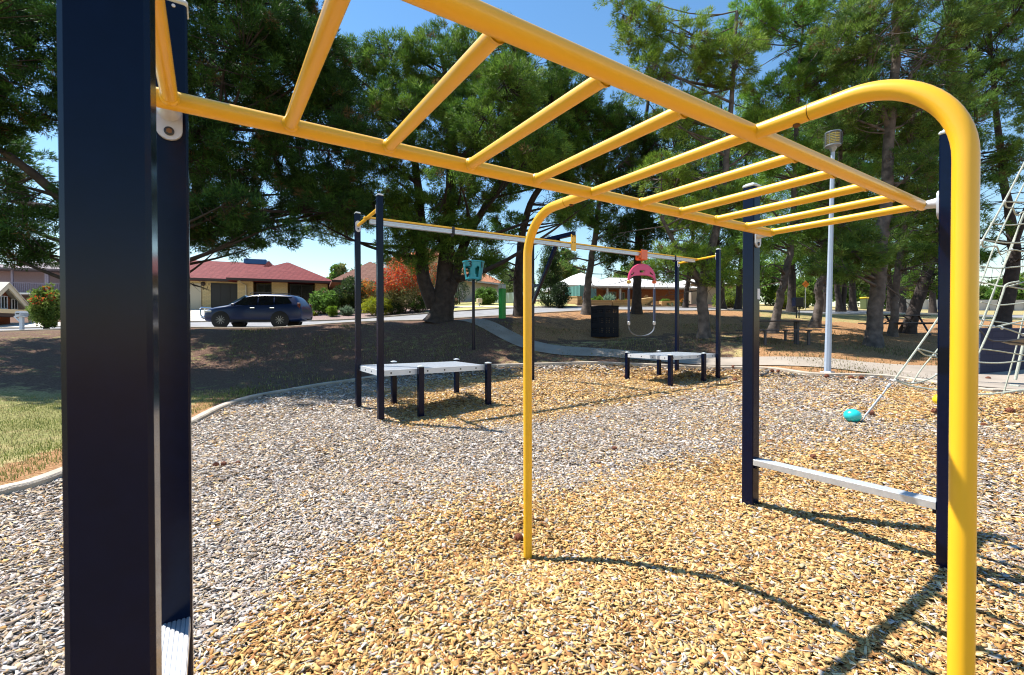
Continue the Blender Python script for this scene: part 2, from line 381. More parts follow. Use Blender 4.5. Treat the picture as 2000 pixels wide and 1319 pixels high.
# ------------------------------------------------------------------ chip pit
def greyness(x, y):
    """1 where the chips are weathered grey, 0 where they are fresh and yellow"""
    px, d = azpx(x, y)
    n = (vnoise(x, y, 1.6, 11)-.5)*.9+(vnoise(x, y, 5., 12)-.5)*.5
    # fresh chips lie near the lens out to a slanting edge, then round the platforms, then beyond the net
    lim = np.interp(px, [-200, 300, 450, 620, 850, 1200, 1450, 1850, 1900, 1960, 2100], [1.2, 1.6, 2.2, 3.1, 3.9, 4.9, 5.8, 6.1, 3.6, 2.9, 2.8])
    fresh = sstep(1.16, .86, d/lim)*(d > 0)
    lo = np.interp(px, [700, 800, 1000, 1200, 1450, 1520], [8.2, 7.2, 7.3, 8.8, 11., 12.]); hi = np.interp(px, [700, 900, 1100, 1450], [11, 14.8, 15.2, 14.2])
    fresh = np.maximum(fresh, sstep(690, 790, px)*sstep(1530, 1440, px)*sstep(.93, 1.08, d/lo)*sstep(1.08, .96, d/hi)*.95)
    fresh = np.maximum(fresh, sstep(1620, 1780, px)*sstep(6.2, 7.0, d)*sstep(11.5, 10, d)*.95)
    fresh = np.maximum(fresh, sstep(1150, 1500, px)*.33*(d > .1)); fresh = np.maximum(fresh, sstep(1850, 1950, px)*.45*(d > .1))
    fresh = np.where(d < .1, .5, fresh); g = 1-fresh
    return np.clip(g+n*.55*(1-abs(2*g-1)*.55), 0, 1)
GREYS = np.array([(.46, .40, .36), (.56, .50, .45), (.36, .30, .26), (.62, .56, .50), (.50, .38, .26), (.22, .165, .14), (.54, .40, .25), (.68, .63, .57), (.33, .24, .16), (.57, .48, .38), (.44, .40, .39), (.40, .27, .16)])
YELS = np.array([(.68, .42, .16), (.74, .50, .22), (.60, .34, .12), (.78, .57, .29), (.50, .26, .09), (.33, .15, .06), (.70, .46, .19), (.80, .66, .42), (.52, .46, .42), (.72, .46, .18), (.64, .39, .15), (.42, .21, .08)])*np.array([1., .97, .90])

def chip_bed_mat():
    m = bpy.data.materials.new('chip_bed'); m.use_nodes = True; t = m.node_tree; b = t.nodes['Principled BSDF']; b.inputs['Roughness'].default_value = .95
    b.inputs['Specular IOR Level'].default_value = .2
    tc = t.nodes.new('ShaderNodeTexCoord'); a = t.nodes.new('ShaderNodeAttribute'); a.attribute_name = 'zone'
    vo = t.nodes.new('ShaderNodeTexVoronoi'); vo.inputs['Scale'].default_value = 26; t.links.new(tc.outputs['Object'], vo.inputs['Vector'])
    s = t.nodes.new('ShaderNodeSeparateColor'); t.links.new(vo.outputs['Color'], s.inputs[0])
    def ramp(stops):
        r = t.nodes.new('ShaderNodeValToRGB'); r.color_ramp.interpolation = 'CONSTANT'; e = r.color_ramp.elements
        while len(e) < len(stops): e.new(.5)
        for k, (p, c) in enumerate(stops): e[k].position = p; e[k].color = (*c, 1)
        t.links.new(s.outputs[0], r.inputs[0]); return r.outputs[0]
    y = ramp([(0, (.05, .022, .010)), (.35, (.16, .08, .03)), (.6, (.32, .18, .07)), (.8, (.48, .30, .12)), (.95, (.3, .28, .28))])
    g = ramp([(0, (.05, .04, .038)), (.35, (.12, .10, .095)), (.6, (.25, .22, .21)), (.8, (.28, .2, .13)), (.92, (.4, .38, .36))])
    x = t.nodes.new('ShaderNodeMix'); x.data_type = 'RGBA'; t.links.new(a.outputs['Fac'], x.inputs[0]); t.links.new(y, x.inputs[6]); t.links.new(g, x.inputs[7])
    t.links.new(x.outputs[2], b.inputs['Base Color'])
    bp = t.nodes.new('ShaderNodeBump'); bp.inputs['Strength'].default_value = 1; bp.inputs['Distance'].default_value = .03
    t.links.new(s.outputs[1], bp.inputs['Height']); t.links.new(bp.outputs[0], b.inputs['Normal'])
    return m
nth = 260; nrr = 110; TT = np.linspace(0, 2*PI, nth, endpoint=False); SS = np.linspace(0, 1, nrr)[1:]
RR = kerb_r(TT); X = (KO[0]+SS[:, None]*RR[None]*np.cos(TT)[None]).ravel(); Y = (KO[1]+SS[:, None]*RR[None]*np.sin(TT)[None]).ravel()
X = np.append(X, KO[0]); Y = np.append(Y, KO[1]); Z = gz(X, Y)-.03
i, j = np.meshgrid(np.arange(nrr-2), np.arange(nth), indexing='ij'); j2 = (j+1) % nth
F = np.stack([i*nth+j, (i+1)*nth+j, (i+1)*nth+j2, i*nth+j2], -1).reshape(-1, 4)
q = len(X)-1; jj = np.arange(0, nth, 2)
F2 = np.stack([np.full(len(jj), q), jj, jj+1, (jj+2) % nth], 1); F = np.vstack([F, F2])
gg = greyness(X, Y)
bed = fast('woodchip_bed', np.stack([X, Y, Z], 1), F, chip_bed_mat(), smooth=True, pcol=np.stack([gg]*3, 1), cname='zone')
tag(bed, 'bed of woodchips filling the kerbed play area', 'ground', kind='structure')

def scatter_chips():
    xs = []; ys = []; sc = []
    for r0, r1, den, s in [(1.3, 3.0, 9800, .74), (3.0, 5.2, 7400, .78), (5.2, 9, 3200, .95), (9, 14, 1150, 1.4), (14, 22, 300, 2.2)]:
        A = 1.07*(r1*r1-r0*r0); n = int(A*den); a = rng.uniform(-1.07, 1.07, n)+YAW; r = np.sqrt(rng.uniform(r0*r0, r1*r1, n))
        x = CAM[0]+r*np.cos(a); y = CAM[1]+r*np.sin(a); k = pit(x, y) > .07; xs.append(x[k]); ys.append(y[k]); sc.append(np.full(k.sum(), s))
    # a thinner cover all round for anyone standing elsewhere
    n = 40000; x = rng.uniform(-6, 8, n); y = rng.uniform(-9, 8, n); px, d = azpx(x, y); k = (pit(x, y) > .1) & (((px < -60) | (px > 2060)) | (np.hypot(x-CAM[0], y-CAM[1]) < 1.3)); xs.append(x[k]); ys.append(y[k]); sc.append(np.full(k.sum(), 1.5))
    x = np.concatenate(xs); y = np.concatenate(ys); sc = np.concatenate(sc); n = len(x)
    L = rng.gamma(2.6, .0110, n).clip(.008, .07)*sc; W = np.minimum(rng.gamma(3, .0034, n).clip(.0025, .026)*sc, L*.75); H = rng.uniform(.0008, .0022, n)*np.sqrt(sc); bg_ = rng.uniform(0, 1, n) < .10; L = np.where(bg_, rng.uniform(.022, .058, n)*sc**.7, L); W = np.where(bg_, rng.uniform(.008, .022, n)*sc**.7, W); W = np.minimum(W, L*.8)
    yaw = rng.uniform(0, 2*PI, n); p1 = rng.normal(0, .25, n); p2 = rng.normal(0, .34, n)
    cy, sy, c1, s1, c2, s2 = np.cos(yaw), np.sin(yaw), np.cos(p1), np.sin(p1), np.cos(p2), np.sin(p2)
    ax = np.stack([cy*c1, sy*c1, s1], 1); b0 = np.stack([-sy, cy, 0*cy], 1); n0 = np.cross(ax, b0); bx = b0*c2[:, None]+n0*s2[:, None]; nx = np.cross(ax, bx)
    z = gz(x, y)+rng.uniform(-.012, .018, n)*np.sqrt(sc); c = np.stack([x, y, z], 1)
    V = np.empty((n, 8, 3)); tap2 = rng.uniform(.55, 1., n)
    tap = rng.uniform(.1, 1., n); sk = rng.uniform(-.3, .3, n)
    for k, (u, v, w_) in enumerate([(-1, -1, -1), (1, -1, -1), (1, 1, -1), (-1, 1, -1), (-1, -1, 1), (1, -1, 1), (1, 1, 1), (-1, 1, 1)]):
        vw = v*(tap if u > 0 else tap2); uu = u+sk*v
        V[:, k] = c+ax*(uu*L)[:, None]*.62+bx*(vw*W)[:, None]+nx*(w_*H)[:, None]
    fl = (nx[:, 2] < 0)
    base = np.array([(4, 5, 6, 7), (0, 1, 5, 4), (1, 2, 6, 5), (2, 3, 7, 6), (3, 0, 4, 7)])
    F = (np.arange(n)*8)[:, None, None]+base[None]
    g = greyness(x, y); isg = rng.uniform(0, 1, n) < g*.93+.035
    col = np.where(isg[:, None], 1.05*GREYS[rng.integers(0, len(GREYS), n)], YELS[rng.integers(0, len(YELS), n)])*rng.uniform(.55, 1.13, n)[:, None]
    col = np.repeat(col.clip(0, .9), 5, axis=0)
    m = mat('chips', (1, 1, 1), .85, attr='col', spec=.25)
    o = fast('woodchips', V.reshape(-1, 3), F.reshape(-1, 4), m, col=col)
    tag(o, 'loose yellow and weathered grey woodchips covering the play area', 'woodchips', kind='stuff'); print('chips', n)
scatter_chips()

# concrete kerb round the pit
CONC = mat('kerb_concrete', (.46, .39, .31), .9, var=.22, vscale=3, bump=.5, bscale=60)
def sweep(C, w2, h0, h1, closed=True, bev=.02):
    C = np.array(C); n = len(C); T = np.roll(C, -1, 0)-np.roll(C, 1, 0) if closed else np.gradient(C, axis=0)
    T /= np.linalg.norm(T, axis=1)[:, None]; N = np.stack([-T[:, 1], T[:, 0]], 1); z = gz(C[:, 0], C[:, 1])
    prof = [(-w2, h0), (-w2, h1-bev), (-w2+bev, h1), (w2-bev, h1), (w2, h1-bev), (w2, h0)]; V = []; k = len(prof)
    for i in range(n):
        for a, h in prof: V.append((C[i, 0]+N[i, 0]*a, C[i, 1]+N[i, 1]*a, z[i]+h))
    m = n if closed else n-1
    F = [(i*k+j, i*k+(j+1), ((i+1) % n)*k+j+1, ((i+1) % n)*k+j) for i in range(m) for j in range(k-1)]
    mb = MB(); mb.add(V, F)
    return mb
o = obj('kerb', sweep(bez(KERB+[KERB[0]], 24)[:-1], .075, -.2, .07), CONC, smooth=True); tag(o, 'curved pale concrete kerb edging the woodchip area', 'kerb', kind='structure')

# ------------------------------------------------------------------ roads and paths as strips laid on the ground
def strip(name, A, B, m, eps=.03, nu=8, nv=10, smooth=True):
    A = bez(A, nu); B = bez(B, nu); n = len(A); t = np.linspace(0, 1, nv)[None, :, None]
    P = A[:, None]*(1-t)+B[:, None]*t; X = P[..., 0].ravel(); Y = P[..., 1].ravel(); Z = gz(X, Y)+eps
    i, j = np.meshgrid(np.arange(n-1), np.arange(nv-1), indexing='ij'); F = np.stack([i*nv+j, (i+1)*nv+j, (i+1)*nv+j+1, i*nv+j+1], -1).reshape(-1, 4)
    return fast(name, np.stack([X, Y, Z], 1), F, m, smooth=smooth)
def X2(l): return [tuple(at(a, 640, t)[:2]) for a, t in l]
ASPH = mat('asphalt', (.24, .24, .25), .9, var=.2, vscale=1.5, bump=.3, bscale=90)
PATHM = mat('path_concrete', (.33, .28, .23), .92, var=.18, vscale=1.2, bump=.3, bscale=50)
DRIVE = mat('driveway_concrete', (.62, .56, .48), .9, var=.1, vscale=1)
RN = [(-500, 21.0), (0, 21.6), (250, 22.2), (430, 22.4), (600, 22.3), (740, 22.9), (860, 23.3), (1000, 24.3), (1240, 25.6), (1440, 27.5), (1700, 33), (2000, 47), (2300, 75)]
RF = [(-500, 28.2), (0, 28.), (250, 28), (430, 28.3), (600, 28.3), (740, 28.8), (860, 29.6), (1000, 30.6), (1240, 31.6), (1440, 33.5), (1700, 40), (2000, 56), (2300, 88)]
tag(strip('road', X2(RN), X2(RF), ASPH, .035, 8, 8), 'grey asphalt street running past the houses', 'road', kind='structure')
for nm, E_, lb in (('kerb', RN, 'kerb on the park side of the street'), ('kerb', RF, 'kerb on the house side of the street')):
    o = obj(nm, sweep(bez(X2(E_), 8), .08, -.1, .12 if E_ is RF else .06, closed=False), CONC, smooth=True); tag(o, lb, 'kerb', kind='structure')
tag(strip('path', X2([(925, 22.4), (1020, 19.3), (1120, 18.0), (1250, 16.7), (1400, 15.4), (1500, 14.9), (1620, 14.4), (1750, 13.9), (1900, 13.9), (2100, 14.6)]),
          X2([(893, 21.8), (990, 18.4), (1080, 17.2), (1230, 16.1), (1400, 14.6), (1500, 13.9), (1600, 13.1), (1735, 11.75), (1835, 10.8), (2010, 9.85)]), PATHM, .025, 10, 8), 'pale concrete path curving across the park', 'path', kind='structure')
tag(strip('driveway', X2([(250, 38), (250, 28.2)]), X2([(412, 37.5), (404, 28.4)]), DRIVE, .05, 6, 6), 'sunny concrete driveway of the red roofed house', 'driveway', kind='structure')
tag(strip('driveway', X2([(-200, 31), (-200, 28.3)]), X2([(120, 31.5), (120, 28.2)]), DRIVE, .05, 6, 6), 'concrete driveway of the brick gabled house', 'driveway', kind='structure')
LAWN = mat('lawn_dry', (.42, .38, .13), .95, var=.3, vscale=2, bump=.6, bscale=30)
tag(strip('lawn', X2([(830, 30.3), (830, 40), ]), X2([(1130, 31.7), (1115, 46)]), LAWN, .05, 8, 10), 'yellow green front lawn across the street', 'lawn', kind='structure')
tag(strip('path', X2([(870, 33.5), (960, 31.9), (1025, 30.9)]), X2([(880, 34.8), (985, 32.8), (1100, 31.6)]), DRIVE, .075, 8, 5), 'concrete footpath crossing the front lawn', 'path', kind='structure')
MULCH = mat('purple_gravel', (.24, .165, .15), .95, var=.4, vscale=14, bump=.8, bscale=20)
tag(strip('garden_bed', X2([(608, 28.5), (612, 35)]), X2([(850, 29.7), (850, 34)]), MULCH, .05, 8, 8), 'garden bed of purple brown gravel beside the street', 'garden bed', kind='structure')
tag(strip('verge', X2([(1240, 31.8), (1240, 40)]), X2([(1480, 34.4), (1480, 42)]), mat('verge_gravel', (.42, .29, .2), .95, var=.3, vscale=5, bump=.5), .05, 8, 8), 'pinkish gravel verge in front of the white roofed house', 'verge', kind='structure')

# ------------------------------------------------------------------ grass
def scatter_grass():
    def blades(x, y, h0, pal, lean=.5, w0=.006):
        n = len(x); z = gz(x, y); a = rng.uniform(0, 2*PI, n); h = h0*rng.uniform(.5, 1.4, n); w_ = w0*rng.uniform(.7, 1.5, n)
        ld_ = rng.uniform(0, lean, n)*h; a2 = rng.uniform(0, 2*PI, n)
        b = np.stack([np.cos(a)*w_, np.sin(a)*w_, 0*a], 1); p = np.stack([x, y, z], 1); tip = p+np.stack([np.cos(a2)*ld_, np.sin(a2)*ld_, h], 1)
        return np.stack([p-b, p+b, tip], 1), pal[rng.integers(0, len(pal), n)]*rng.uniform(.7, 1.3, n)[:, None]
    Vs = []; Cs = []
    GR = np.array([(.22, .26, .06), (.30, .33, .09), (.15, .19, .05), (.42, .38, .14)]); DR = np.array([(.42, .33, .15), (.5, .42, .22), (.32, .25, .11), (.2, .22, .07)])
    n = 110000; x = rng.uniform(-9, 1, n); y = rng.uniform(3, 13, n); px, d = azpx(x, y); z3 = zones(x, y)
    nz = vnoise(x, y, 1.9, 5); k = (pit(x, y) < -.35) & (px > -40) & (px < 560) & (d < 13) & (rng.uniform(0, 1, n) < .25+.75*nz); 
    v, c = blades(x[k], y[k], .045, GR, w0=.004); gm = (nz[k] < .56) & (rng.uniform(0, 1, k.sum()) < .8); c[gm] = DR[rng.integers(0, 4, gm.sum())]; Vs.append(v); Cs.append(c)
    n = 60000; a = rng.uniform(-.75, .55, n); r = np.sqrt(rng.uniform(11**2, 24**2, n)); x = CAM[0]+r*np.cos(a+YAW); y = CAM[1]+r*np.sin(a+YAW); nz = vnoise(x, y, 1.2, 6); k = (pit(x, y) < -.2) & (rng.uniform(0, 1, n) < nz**2)
    px, d = azpx(x, y); k &= (d < 21.3)
    v, c = blades(x[k], y[k], .07, DR*.55, w0=.010); gm = rng.uniform(0, 1, k.sum()) < .12; c[gm] = GR[rng.integers(0, 4, gm.sum())]; Vs.append(v); Cs.append(c)
    V = np.concatenate(Vs).reshape(-1, 3); c = np.concatenate(Cs); F = np.arange(len(V)).reshape(-1, 3)
    o = fast('grass', V, F, mat('grass_blade', (1, 1, 1), .8, attr='col', transl=.25, spec=.2), col=c); tag(o, 'thin green and straw coloured grass outside the kerb', 'grass', kind='stuff')
scatter_grass()
# ------------------------------------------------------------------ play equipment
YEL = mat('yellow_paint', (.93, .50, .016), .36, var=.03, vscale=3, coat=.3, marks=((.45, .20, .02), 14, .72, .5))
NAVY = mat('navy_powdercoat', (.0012, .0045, .022), .2, var=.12, vscale=30, coat=0., spec=.22, marks=((.05, .042, .038), 5, .66, .3))
CAPM = mat('grey_plastic', (.52, .58, .62), .45, var=.05)
ALU = mat('brushed_aluminium', (.60, .62, .66), .40, metal=.6, var=.08, vscale=20, bump=.03, bscale=120)
PLATE = mat('cast_bracket', (.62, .63, .68), .42, metal=.15, var=.06, vscale=20)
BOLT = mat('black_bolt', (.02, .02, .022), .35)
BRONZE = mat('bolt_centre', (.25, .12, .05), .5, metal=.6)
WHITE = mat('white_sticker', (.75, .76, .78), .5)
DECK = mat('deck_aluminium', (.66, .68, .72), .5, metal=.25, var=.05, vscale=4)
SEAM = mat('dark_seam', (.12, .05, .01), .7)

def post(parent, x, y, z0, z1, s=.1, cap=True, rot=0.):
    mb = MB(); R = np.array([[math.cos(rot), -math.sin(rot), 0], [math.sin(rot), math.cos(rot), 0], [0, 0, 1]])
    mb.box((x, y, (z0+z1)/2), (s/2, s/2, (z1-z0)/2), R, bev=.007)
    p = obj('post', mb, NAVY, parent)
    if cap:
        c = MB(); h = s/2+.004; c.box((x, y, z1+.006), (h, h, .012), R, bev=.008); c.box((x, y, z1+.022), (h-.016, h-.016, .006), R, bev=.004); obj('cap', c, CAPM, p)
    return p

H = 2.32; WD = .972; PX0, PX1 = -.02, 3.961; PQ = .148; PT = 2.73
mbars = thing('monkey_bars', (1.97, .486, 0), 'yellow overhead monkey bar ladder on four dark navy posts with a middle arch', 'monkey bars')
near = {}
for x in (PX0, PX1):
    for s, y in (('r', -PQ), ('l', WD+PQ)):
        p = post(mbars, x+(.006 if s == 'l' and x < 1 else 0), y, -.25, PT); near[(x, s)] = p
near[(PX0, 'r')]['label'] = 'nearest post, filling the left of the view'
# little sticker on the far left post, a screw and sticker on others
mb = MB(); mb.box((PX1+.025, WD+PQ-.0515, 1.5+3.9*(649-575)/900), (.02, .0015, .045)); obj('sticker', mb, WHITE, near[(PX1, 'l')])
mb = MB(); mb.lathe((PX0+.016, WD+PQ-.05, PT-.02), [(.006, 0), (.006, .004), (.003, .005)], 10, axis=(0, -1, 0)); obj('screw', mb, PLATE, near[(PX0, 'l')])
for y in (0, WD):
    mb = MB(); mb.tube([(-.05, y, H), (1, y, H), (2, y, H), (3, y, H), (3.985, y, H)], .033, 24); obj('rail', mb, YEL, mbars, True)
RX = [-.012, .370, .764, 1.170, 1.569, 2.392, 2.792, 3.194, 3.591, 3.968]
for x in RX:
    mb = MB(); mb.tube([(x, -.0, H), (x, WD/2, H), (x, WD, H)], .0255, 20)
    for y, s in ((0, 1), (WD, -1)): mb.lathe((x, y+s*.027, H), [(.031, 0), (.030, .010), (.0262, .016)], 20, axis=(0, s, 0))   # weld bead
    obj('rung', mb, YEL, mbars, True)
mb = MB(); mb.tube([(1.98, 0, H), (1.98, WD, H)], .0255, 20); obj('rung', mb, YEL, mbars, True)
AR = .031; E_ = .643; BR = .30
for s, y0 in ((-1, 0.), (1, WD)):
    yv = y0+s*E_; stub = MB(); stub.tube([(1.98, y0+s*.02, H), (1.98, y0+s*.215, H)], AR-.001, 28)
    obj('arch_stub', stub, YEL, mbars, True)
    P = [(1.98, y0+s*.219, H)]+[(1.98, yv-s*BR+s*BR*math.sin(a), H-BR+BR*math.cos(a)) for a in np.linspace(0, PI/2, 18)]+[(1.98, yv, z) for z in (1.6, 1.0, .4, -.2)]
    mb = MB(); mb.tube(P, AR, 28); lg = obj('arch_leg', mb, YEL, mbars, True)
    mb = MB(); mb.tube([(1.98, y0+s*.2155, H), (1.98, y0+s*.2185, H)], AR-.004, 28); obj('seam', mb, SEAM, lg, True)
    mb = MB(); mb.lathe((1.98, y0+s*.17, H-AR+.003), [(.013, 0), (.013, .006), (.008, .010)], 12, axis=(0, 0, -1)); obj('bolt', mb, SEAM, lg, True)

def capsule(w_, h0, h1, n=10):
    """plate outline, rounded top and bottom"""
    return [(w_*math.cos(a), h1-w_+w_*math.sin(a)) for a in np.linspace(0, PI, n)]+[(-w_*math.cos(a), h0+w_-w_*math.sin(a)) for a in np.linspace(0, PI, n)]
def bracket(parent, x, yf, yr, s, z, bolt_at=-.075, w_=.04):
    """plate on the post face at yf, trumpet reaching to the rail at yr; s = direction of the rail seen from the post"""
    mb = MB(); mb.prism(capsule(w_, -.105, .075), (x, yf, z), (1, 0, 0), (0, 0, 1), (0, s*.013, 0))
    L = abs(yr-yf); mb.lathe((x, yf+s*.013, z), [(.038, 0), (.034, .008), (.030, .022), (.026, L*.8), (.026, L)], 18, axis=(0, s, 0))
    b = obj('bracket', mb, PLATE, parent, True)
    mb = MB(); mb.lathe((x, yf+s*.013, z+bolt_at), [(.016, 0), (.016, .004), (.010, .0055)], 16, axis=(0, s, 0)); mb.mi = 1
    mb.lathe((x, yf+s*.0178, z+bolt_at), [(.0095, 0), (.0095, .002), (.004, .0021)], 6, axis=(0, s, 0)); obj('bolt', mb, [BOLT, BRONZE], b, True)
    return b
for x in (PX0, PX1):
    bracket(near[(x, 'l')], x, WD+PQ-.05, WD+.022, -1, H-.005); bracket(near[(x, 'r')], x, -PQ+.05, -.022, 1, H-.005)
def step(x, z):
    mb = MB(); prof = []; n = 7; w0 = .05
    for i in range(n):
        a = -w0+2*w0*i/n; bw = 2*w0/n; prof += [(a+.001, 0), (a+.003, .004), (a+bw-.003, .004), (a+bw-.001, 0)]
    poly = [(-w0, -.045), (-w0, 0)]+prof+[(w0, 0), (w0, -.045)]
    mb.prism(poly[::-1], (x, -PQ+.051, z), (1, 0, 0), (0, 0, 1), (0, WD+2*PQ-.102, 0))
    st = obj('step', mb, ALU, mbars)
    for y in (-PQ+.062, WD+PQ-.062): mb = MB(); mb.box((x, y, z-.062), (.03, .011, .016), bev=.003); obj('step_clip', mb, NAVY, st)
step(PX0, .42); step(PX1, .425)

# ---- track ride
track = thing('track_ride', (7.4, 7.44, .05), 'long overhead track on tall navy posts with two low aluminium platforms', 'track ride')
TP = [(2.54, 8.22, -.2, 3.84), (2.5, 6.67, -.2, 3.80), (12.39, 8.24, 0, 3.78), (12.09, 6.64, 0, 3.82)]
tp = [post(track, x, y, a, b) for x, y, a, b in TP]
cz0, cz1 = 3.57, 3.62
for k, (a, b, z) in enumerate([(TP[0], TP[1], 3.60), (TP[2], TP[3], 3.655)]):
    A = np.array([a[0], a[1]-.06, z]); B = np.array([b[0], b[1]+.06, z]); mb = MB(); mb.tube([A, (A+B)/2, B], .03, 14); obj('cross_bar', mb, YEL, track, True)
    for P, s, j in ((A, -1, 0), (B, 1, 1)):
        mb = MB(); mb.prism(capsule(.05, -.12, .1), (P[0], P[1]-s*.012, z-.01), (1, 0, 0), (0, 0, 1), (0, s*.012, 0)); mb.mi = 1; mb.lathe((P[0], P[1]+s*.001, z-.07), [(.016, 0), (.012, .01)], 10, axis=(0, s, 0))
        obj('bracket', mb, [PLATE, BOLT], tp[k*2+j])
xa, xb = 2.45, 12.36; A = np.array([xa, 7.44, 3.54]); B = np.array([xb, 7.44, 3.62])
mb = MB(); mb.rod(A+[0, 0, .05], B+[0, 0, .05], .045, .018, bev=.004); obj('top_strip', mb, YEL, track)
mb = MB(); mb.rod(A+[.1, 0, -.013], B+[-.25, 0, -.013], .042, .044, bev=.012)
mb.rod(A+[.1, -.046, .008], B+[-.25, -.046, .008], .006, .012); mb.rod(A+[.1, -.04, -.048], B+[-.25, -.04, -.048], .012, .008)
obj('track_beam', mb, ALU, track)
for px_, y_ in ((4.22, 0), (11.2, 0)):
    t = (px_-xa)/(xb-xa); c = A+(B-A)*t; mb = MB(); mb.box(c+[0, 0, -.0], (.03, .062, .075), bev=.008); mb.box(c+[0, 0, -.09], (.022, .03, .02), bev=.006); obj('stopper', mb, mat('black_rubber', (.02, .022, .03), .6), track)
gx, gy = 7.39, 9.09; gp = post(track, gx, gy, 0, 3.86, cap=False); gp.name = 'cantilever_post'
mb = MB(); mb.rod((gx, gy+.05, 3.90), (gx, 7.36, 3.86), .05, .05, bev=.006); arm = obj('arm', mb, NAVY, track)
mb = MB(); mb.rod((gx, gy-.03, 2.28), (gx, 7.95, 3.82), .04, .04, bev=.005); mb.box((gx, gy-.085, 2.75), (.035, .05, .05)); mb.rod((gx, gy-.05, 2.75), (gx, gy-.36, 2.75), .03, .03); obj('brace', mb, NAVY, track)
c = A+(B-A)*((gx-xa)/(xb-xa)); mb = MB(); mb.prism([(-.075, -.13), (.075, -.13), (.075, .26), (-.075, .26)], c+[0, -.062, 0], (1, 0, 0), (0, 0, 1), (0, .012, 0)); mb.box(c+[0, .0, .078], (.07, .055, .008)); hg = obj('hanger_plate', mb, YEL, track)
for dx in (-.035, .035):
    for dz in (.07, .21): mb = MB(); mb.lathe(c+[dx, -.062, dz], [(.012, 0), (.012, .006), (.006, .008)], 10, axis=(0, -1, 0)); obj('bolt', mb, BOLT, hg)
# platforms
def platform(cs, legs, zt, z0):
    """cs = deck corners ccw"""
    mb = MB(); cs = [np.array(q) for q in cs]; mb.prism([(q[0], q[1]) for q in cs], (0, 0, zt-.10), (1, 0, 0), (0, 1, 0), (0, 0, .10)); 
    dk = obj('deck', mb, DECK, track)
    for i in range(4):
        a = cs[i]; b = cs[(i+1) % 4]; d = b-a; L = np.linalg.norm(d); d /= L; nrm = np.array([d[1], -d[0]])
        for f in np.linspace(.09, .91, 6 if L > 1.8 else 4):
            p = a+d*L*f; hb = MB(); hb.lathe((p[0], p[1], zt-.052), [(.016, 0), (.016, .004), (.008, .005)], 8, axis=(nrm[0], nrm[1], 0)); obj('bolt', hb, BOLT, dk)
    rb = MB(); a, b, c_, d_ = cs
    for f in np.linspace(.04, .96, 22):
        p = a+(d_-a)*f; q_ = b+(c_-b)*f; rb.rod((p[0]*.99+q_[0]*.01, p[1]*.99+q_[1]*.01, zt+.002), (q_[0]*.99+p[0]*.01, q_[1]*.99+p[1]*.01, zt+.002), .014, .003)
    obj('tread_ribs', rb, ALU, dk)
    for (x, y, zb) in legs:
        mb = MB(); mb.box((x, y, (zb+zt+.03)/2), (.05, .05, (zt+.03-zb)/2), bev=.006); lg = obj('leg', mb, NAVY, track)
        mb = MB(); mb.box((x, y, zt+.04), (.054, .054, .01), bev=.008); mb.ball((x, y, zt+.048), .045, 12, 6, (1, 1, .3)); obj('cap', mb, CAPM, lg)
platform([(2.52, 6.74), (4.66, 6.93), (4.7, 8.29), (2.56, 8.29)], [(3.25, 6.75, -.2), (4.72, 6.87, -.2), (3.3, 8.34, -.2), (4.76, 8.36, -.1)], .85, 0)
platform([(9.93, 6.62), (12.1, 6.70), (12.33, 8.2), (10.1, 8.18)], [(9.86, 6.52, 0), (11.37, 6.60, 0), (10.14, 8.22, 0), (11.55, 8.25, 0)], .88, .2)

# ---- swing hanging from the track
t = (9.84-xa)/(xb-xa); c = A+(B-A)*t
ORG = mat('orange_plastic', (.85, .13, .02), .35, coat=.3); PINK = mat('pink_plastic', (.74, .07, .20), .38, coat=.3, var=.04); STRAP = mat('strap_sleeve', (.045, .055, .10), .5)
sw = thing('trolley_swing', c, 'pink and orange trolley with a belt swing seat hanging from the overhead track', 'swing')
mb = MB(); mb.box(c+[0, -.09, -.03], (.125, .018, .13), bev=.012); mb.box(c+[0, .09, -.03], (.125, .018, .13), bev=.012); mb.box(c+[0, 0, -.14], (.105, .10, .028), bev=.015); mb.box(c+[-.12, -.03, -.08], (.05, .06, .05), bev=.02)
tr = obj('trolley', mb, ORG, sw)
mb = MB()
for k in range(4): mb.lathe(c+[0, 0, -.19-.035*k], [(.014, -.018), (.02, -.008), (.02, .008), (.014, .018)], 8, axis=(1, 0, 0) if k % 2 else (0, 1, 0))
obj('shackle', mb, mat('gold_shackle', (.55, .33, .08), .4, metal=.8), sw)
# crescent shield, seen broadside; real holes cut between strips
Rc = .36; cz = c[2]-.27; ux = np.array([RT[0], RT[1], 0])/math.hypot(RT[0], RT[1]); uz = np.array([0, 0, 1.]); un = np.cross(ux, uz)
def cpt(t, f):
    """t -1..1 across, f 0 inner edge .. 1 outer edge of the shield"""
    a = t*PI/2; o = (Rc*math.sin(a), -.42*(1-math.cos(a))); i = (Rc*.93*math.sin(a), -.30-.15*(1-math.cos(a))**1.4); return (i[0]+(o[0]-i[0])*f, i[1]+(o[1]-i[1])*f)
mb = MB(); O = np.array([c[0], c[1], cz])
def piece(f0, f1, t0, t1, n=9):
    P_ = [cpt(t, f1) for t in np.linspace(t0, t1, n)]+[cpt(t, f0) for t in np.linspace(t1, t0, n)]; mb.prism(P_, O-un*.045, ux, uz, un*.09)
piece(.46, 1, -1, 0); piece(.46, 1, 0, 1); piece(0, .24, -1, 0); piece(0, .24, 0, 1)
for a_, b_ in ((-1, -.66), (-.42, -.12), (.12, .42), (.66, 1)): piece(.24, .46, a_, b_)
mb.tube([O+ux*cpt(t, 1)[0]+uz*cpt(t, 1)[1] for t in np.linspace(-1, 1, 20)], .022, 8)
obj('shield', mb, PINK, sw)
e = []
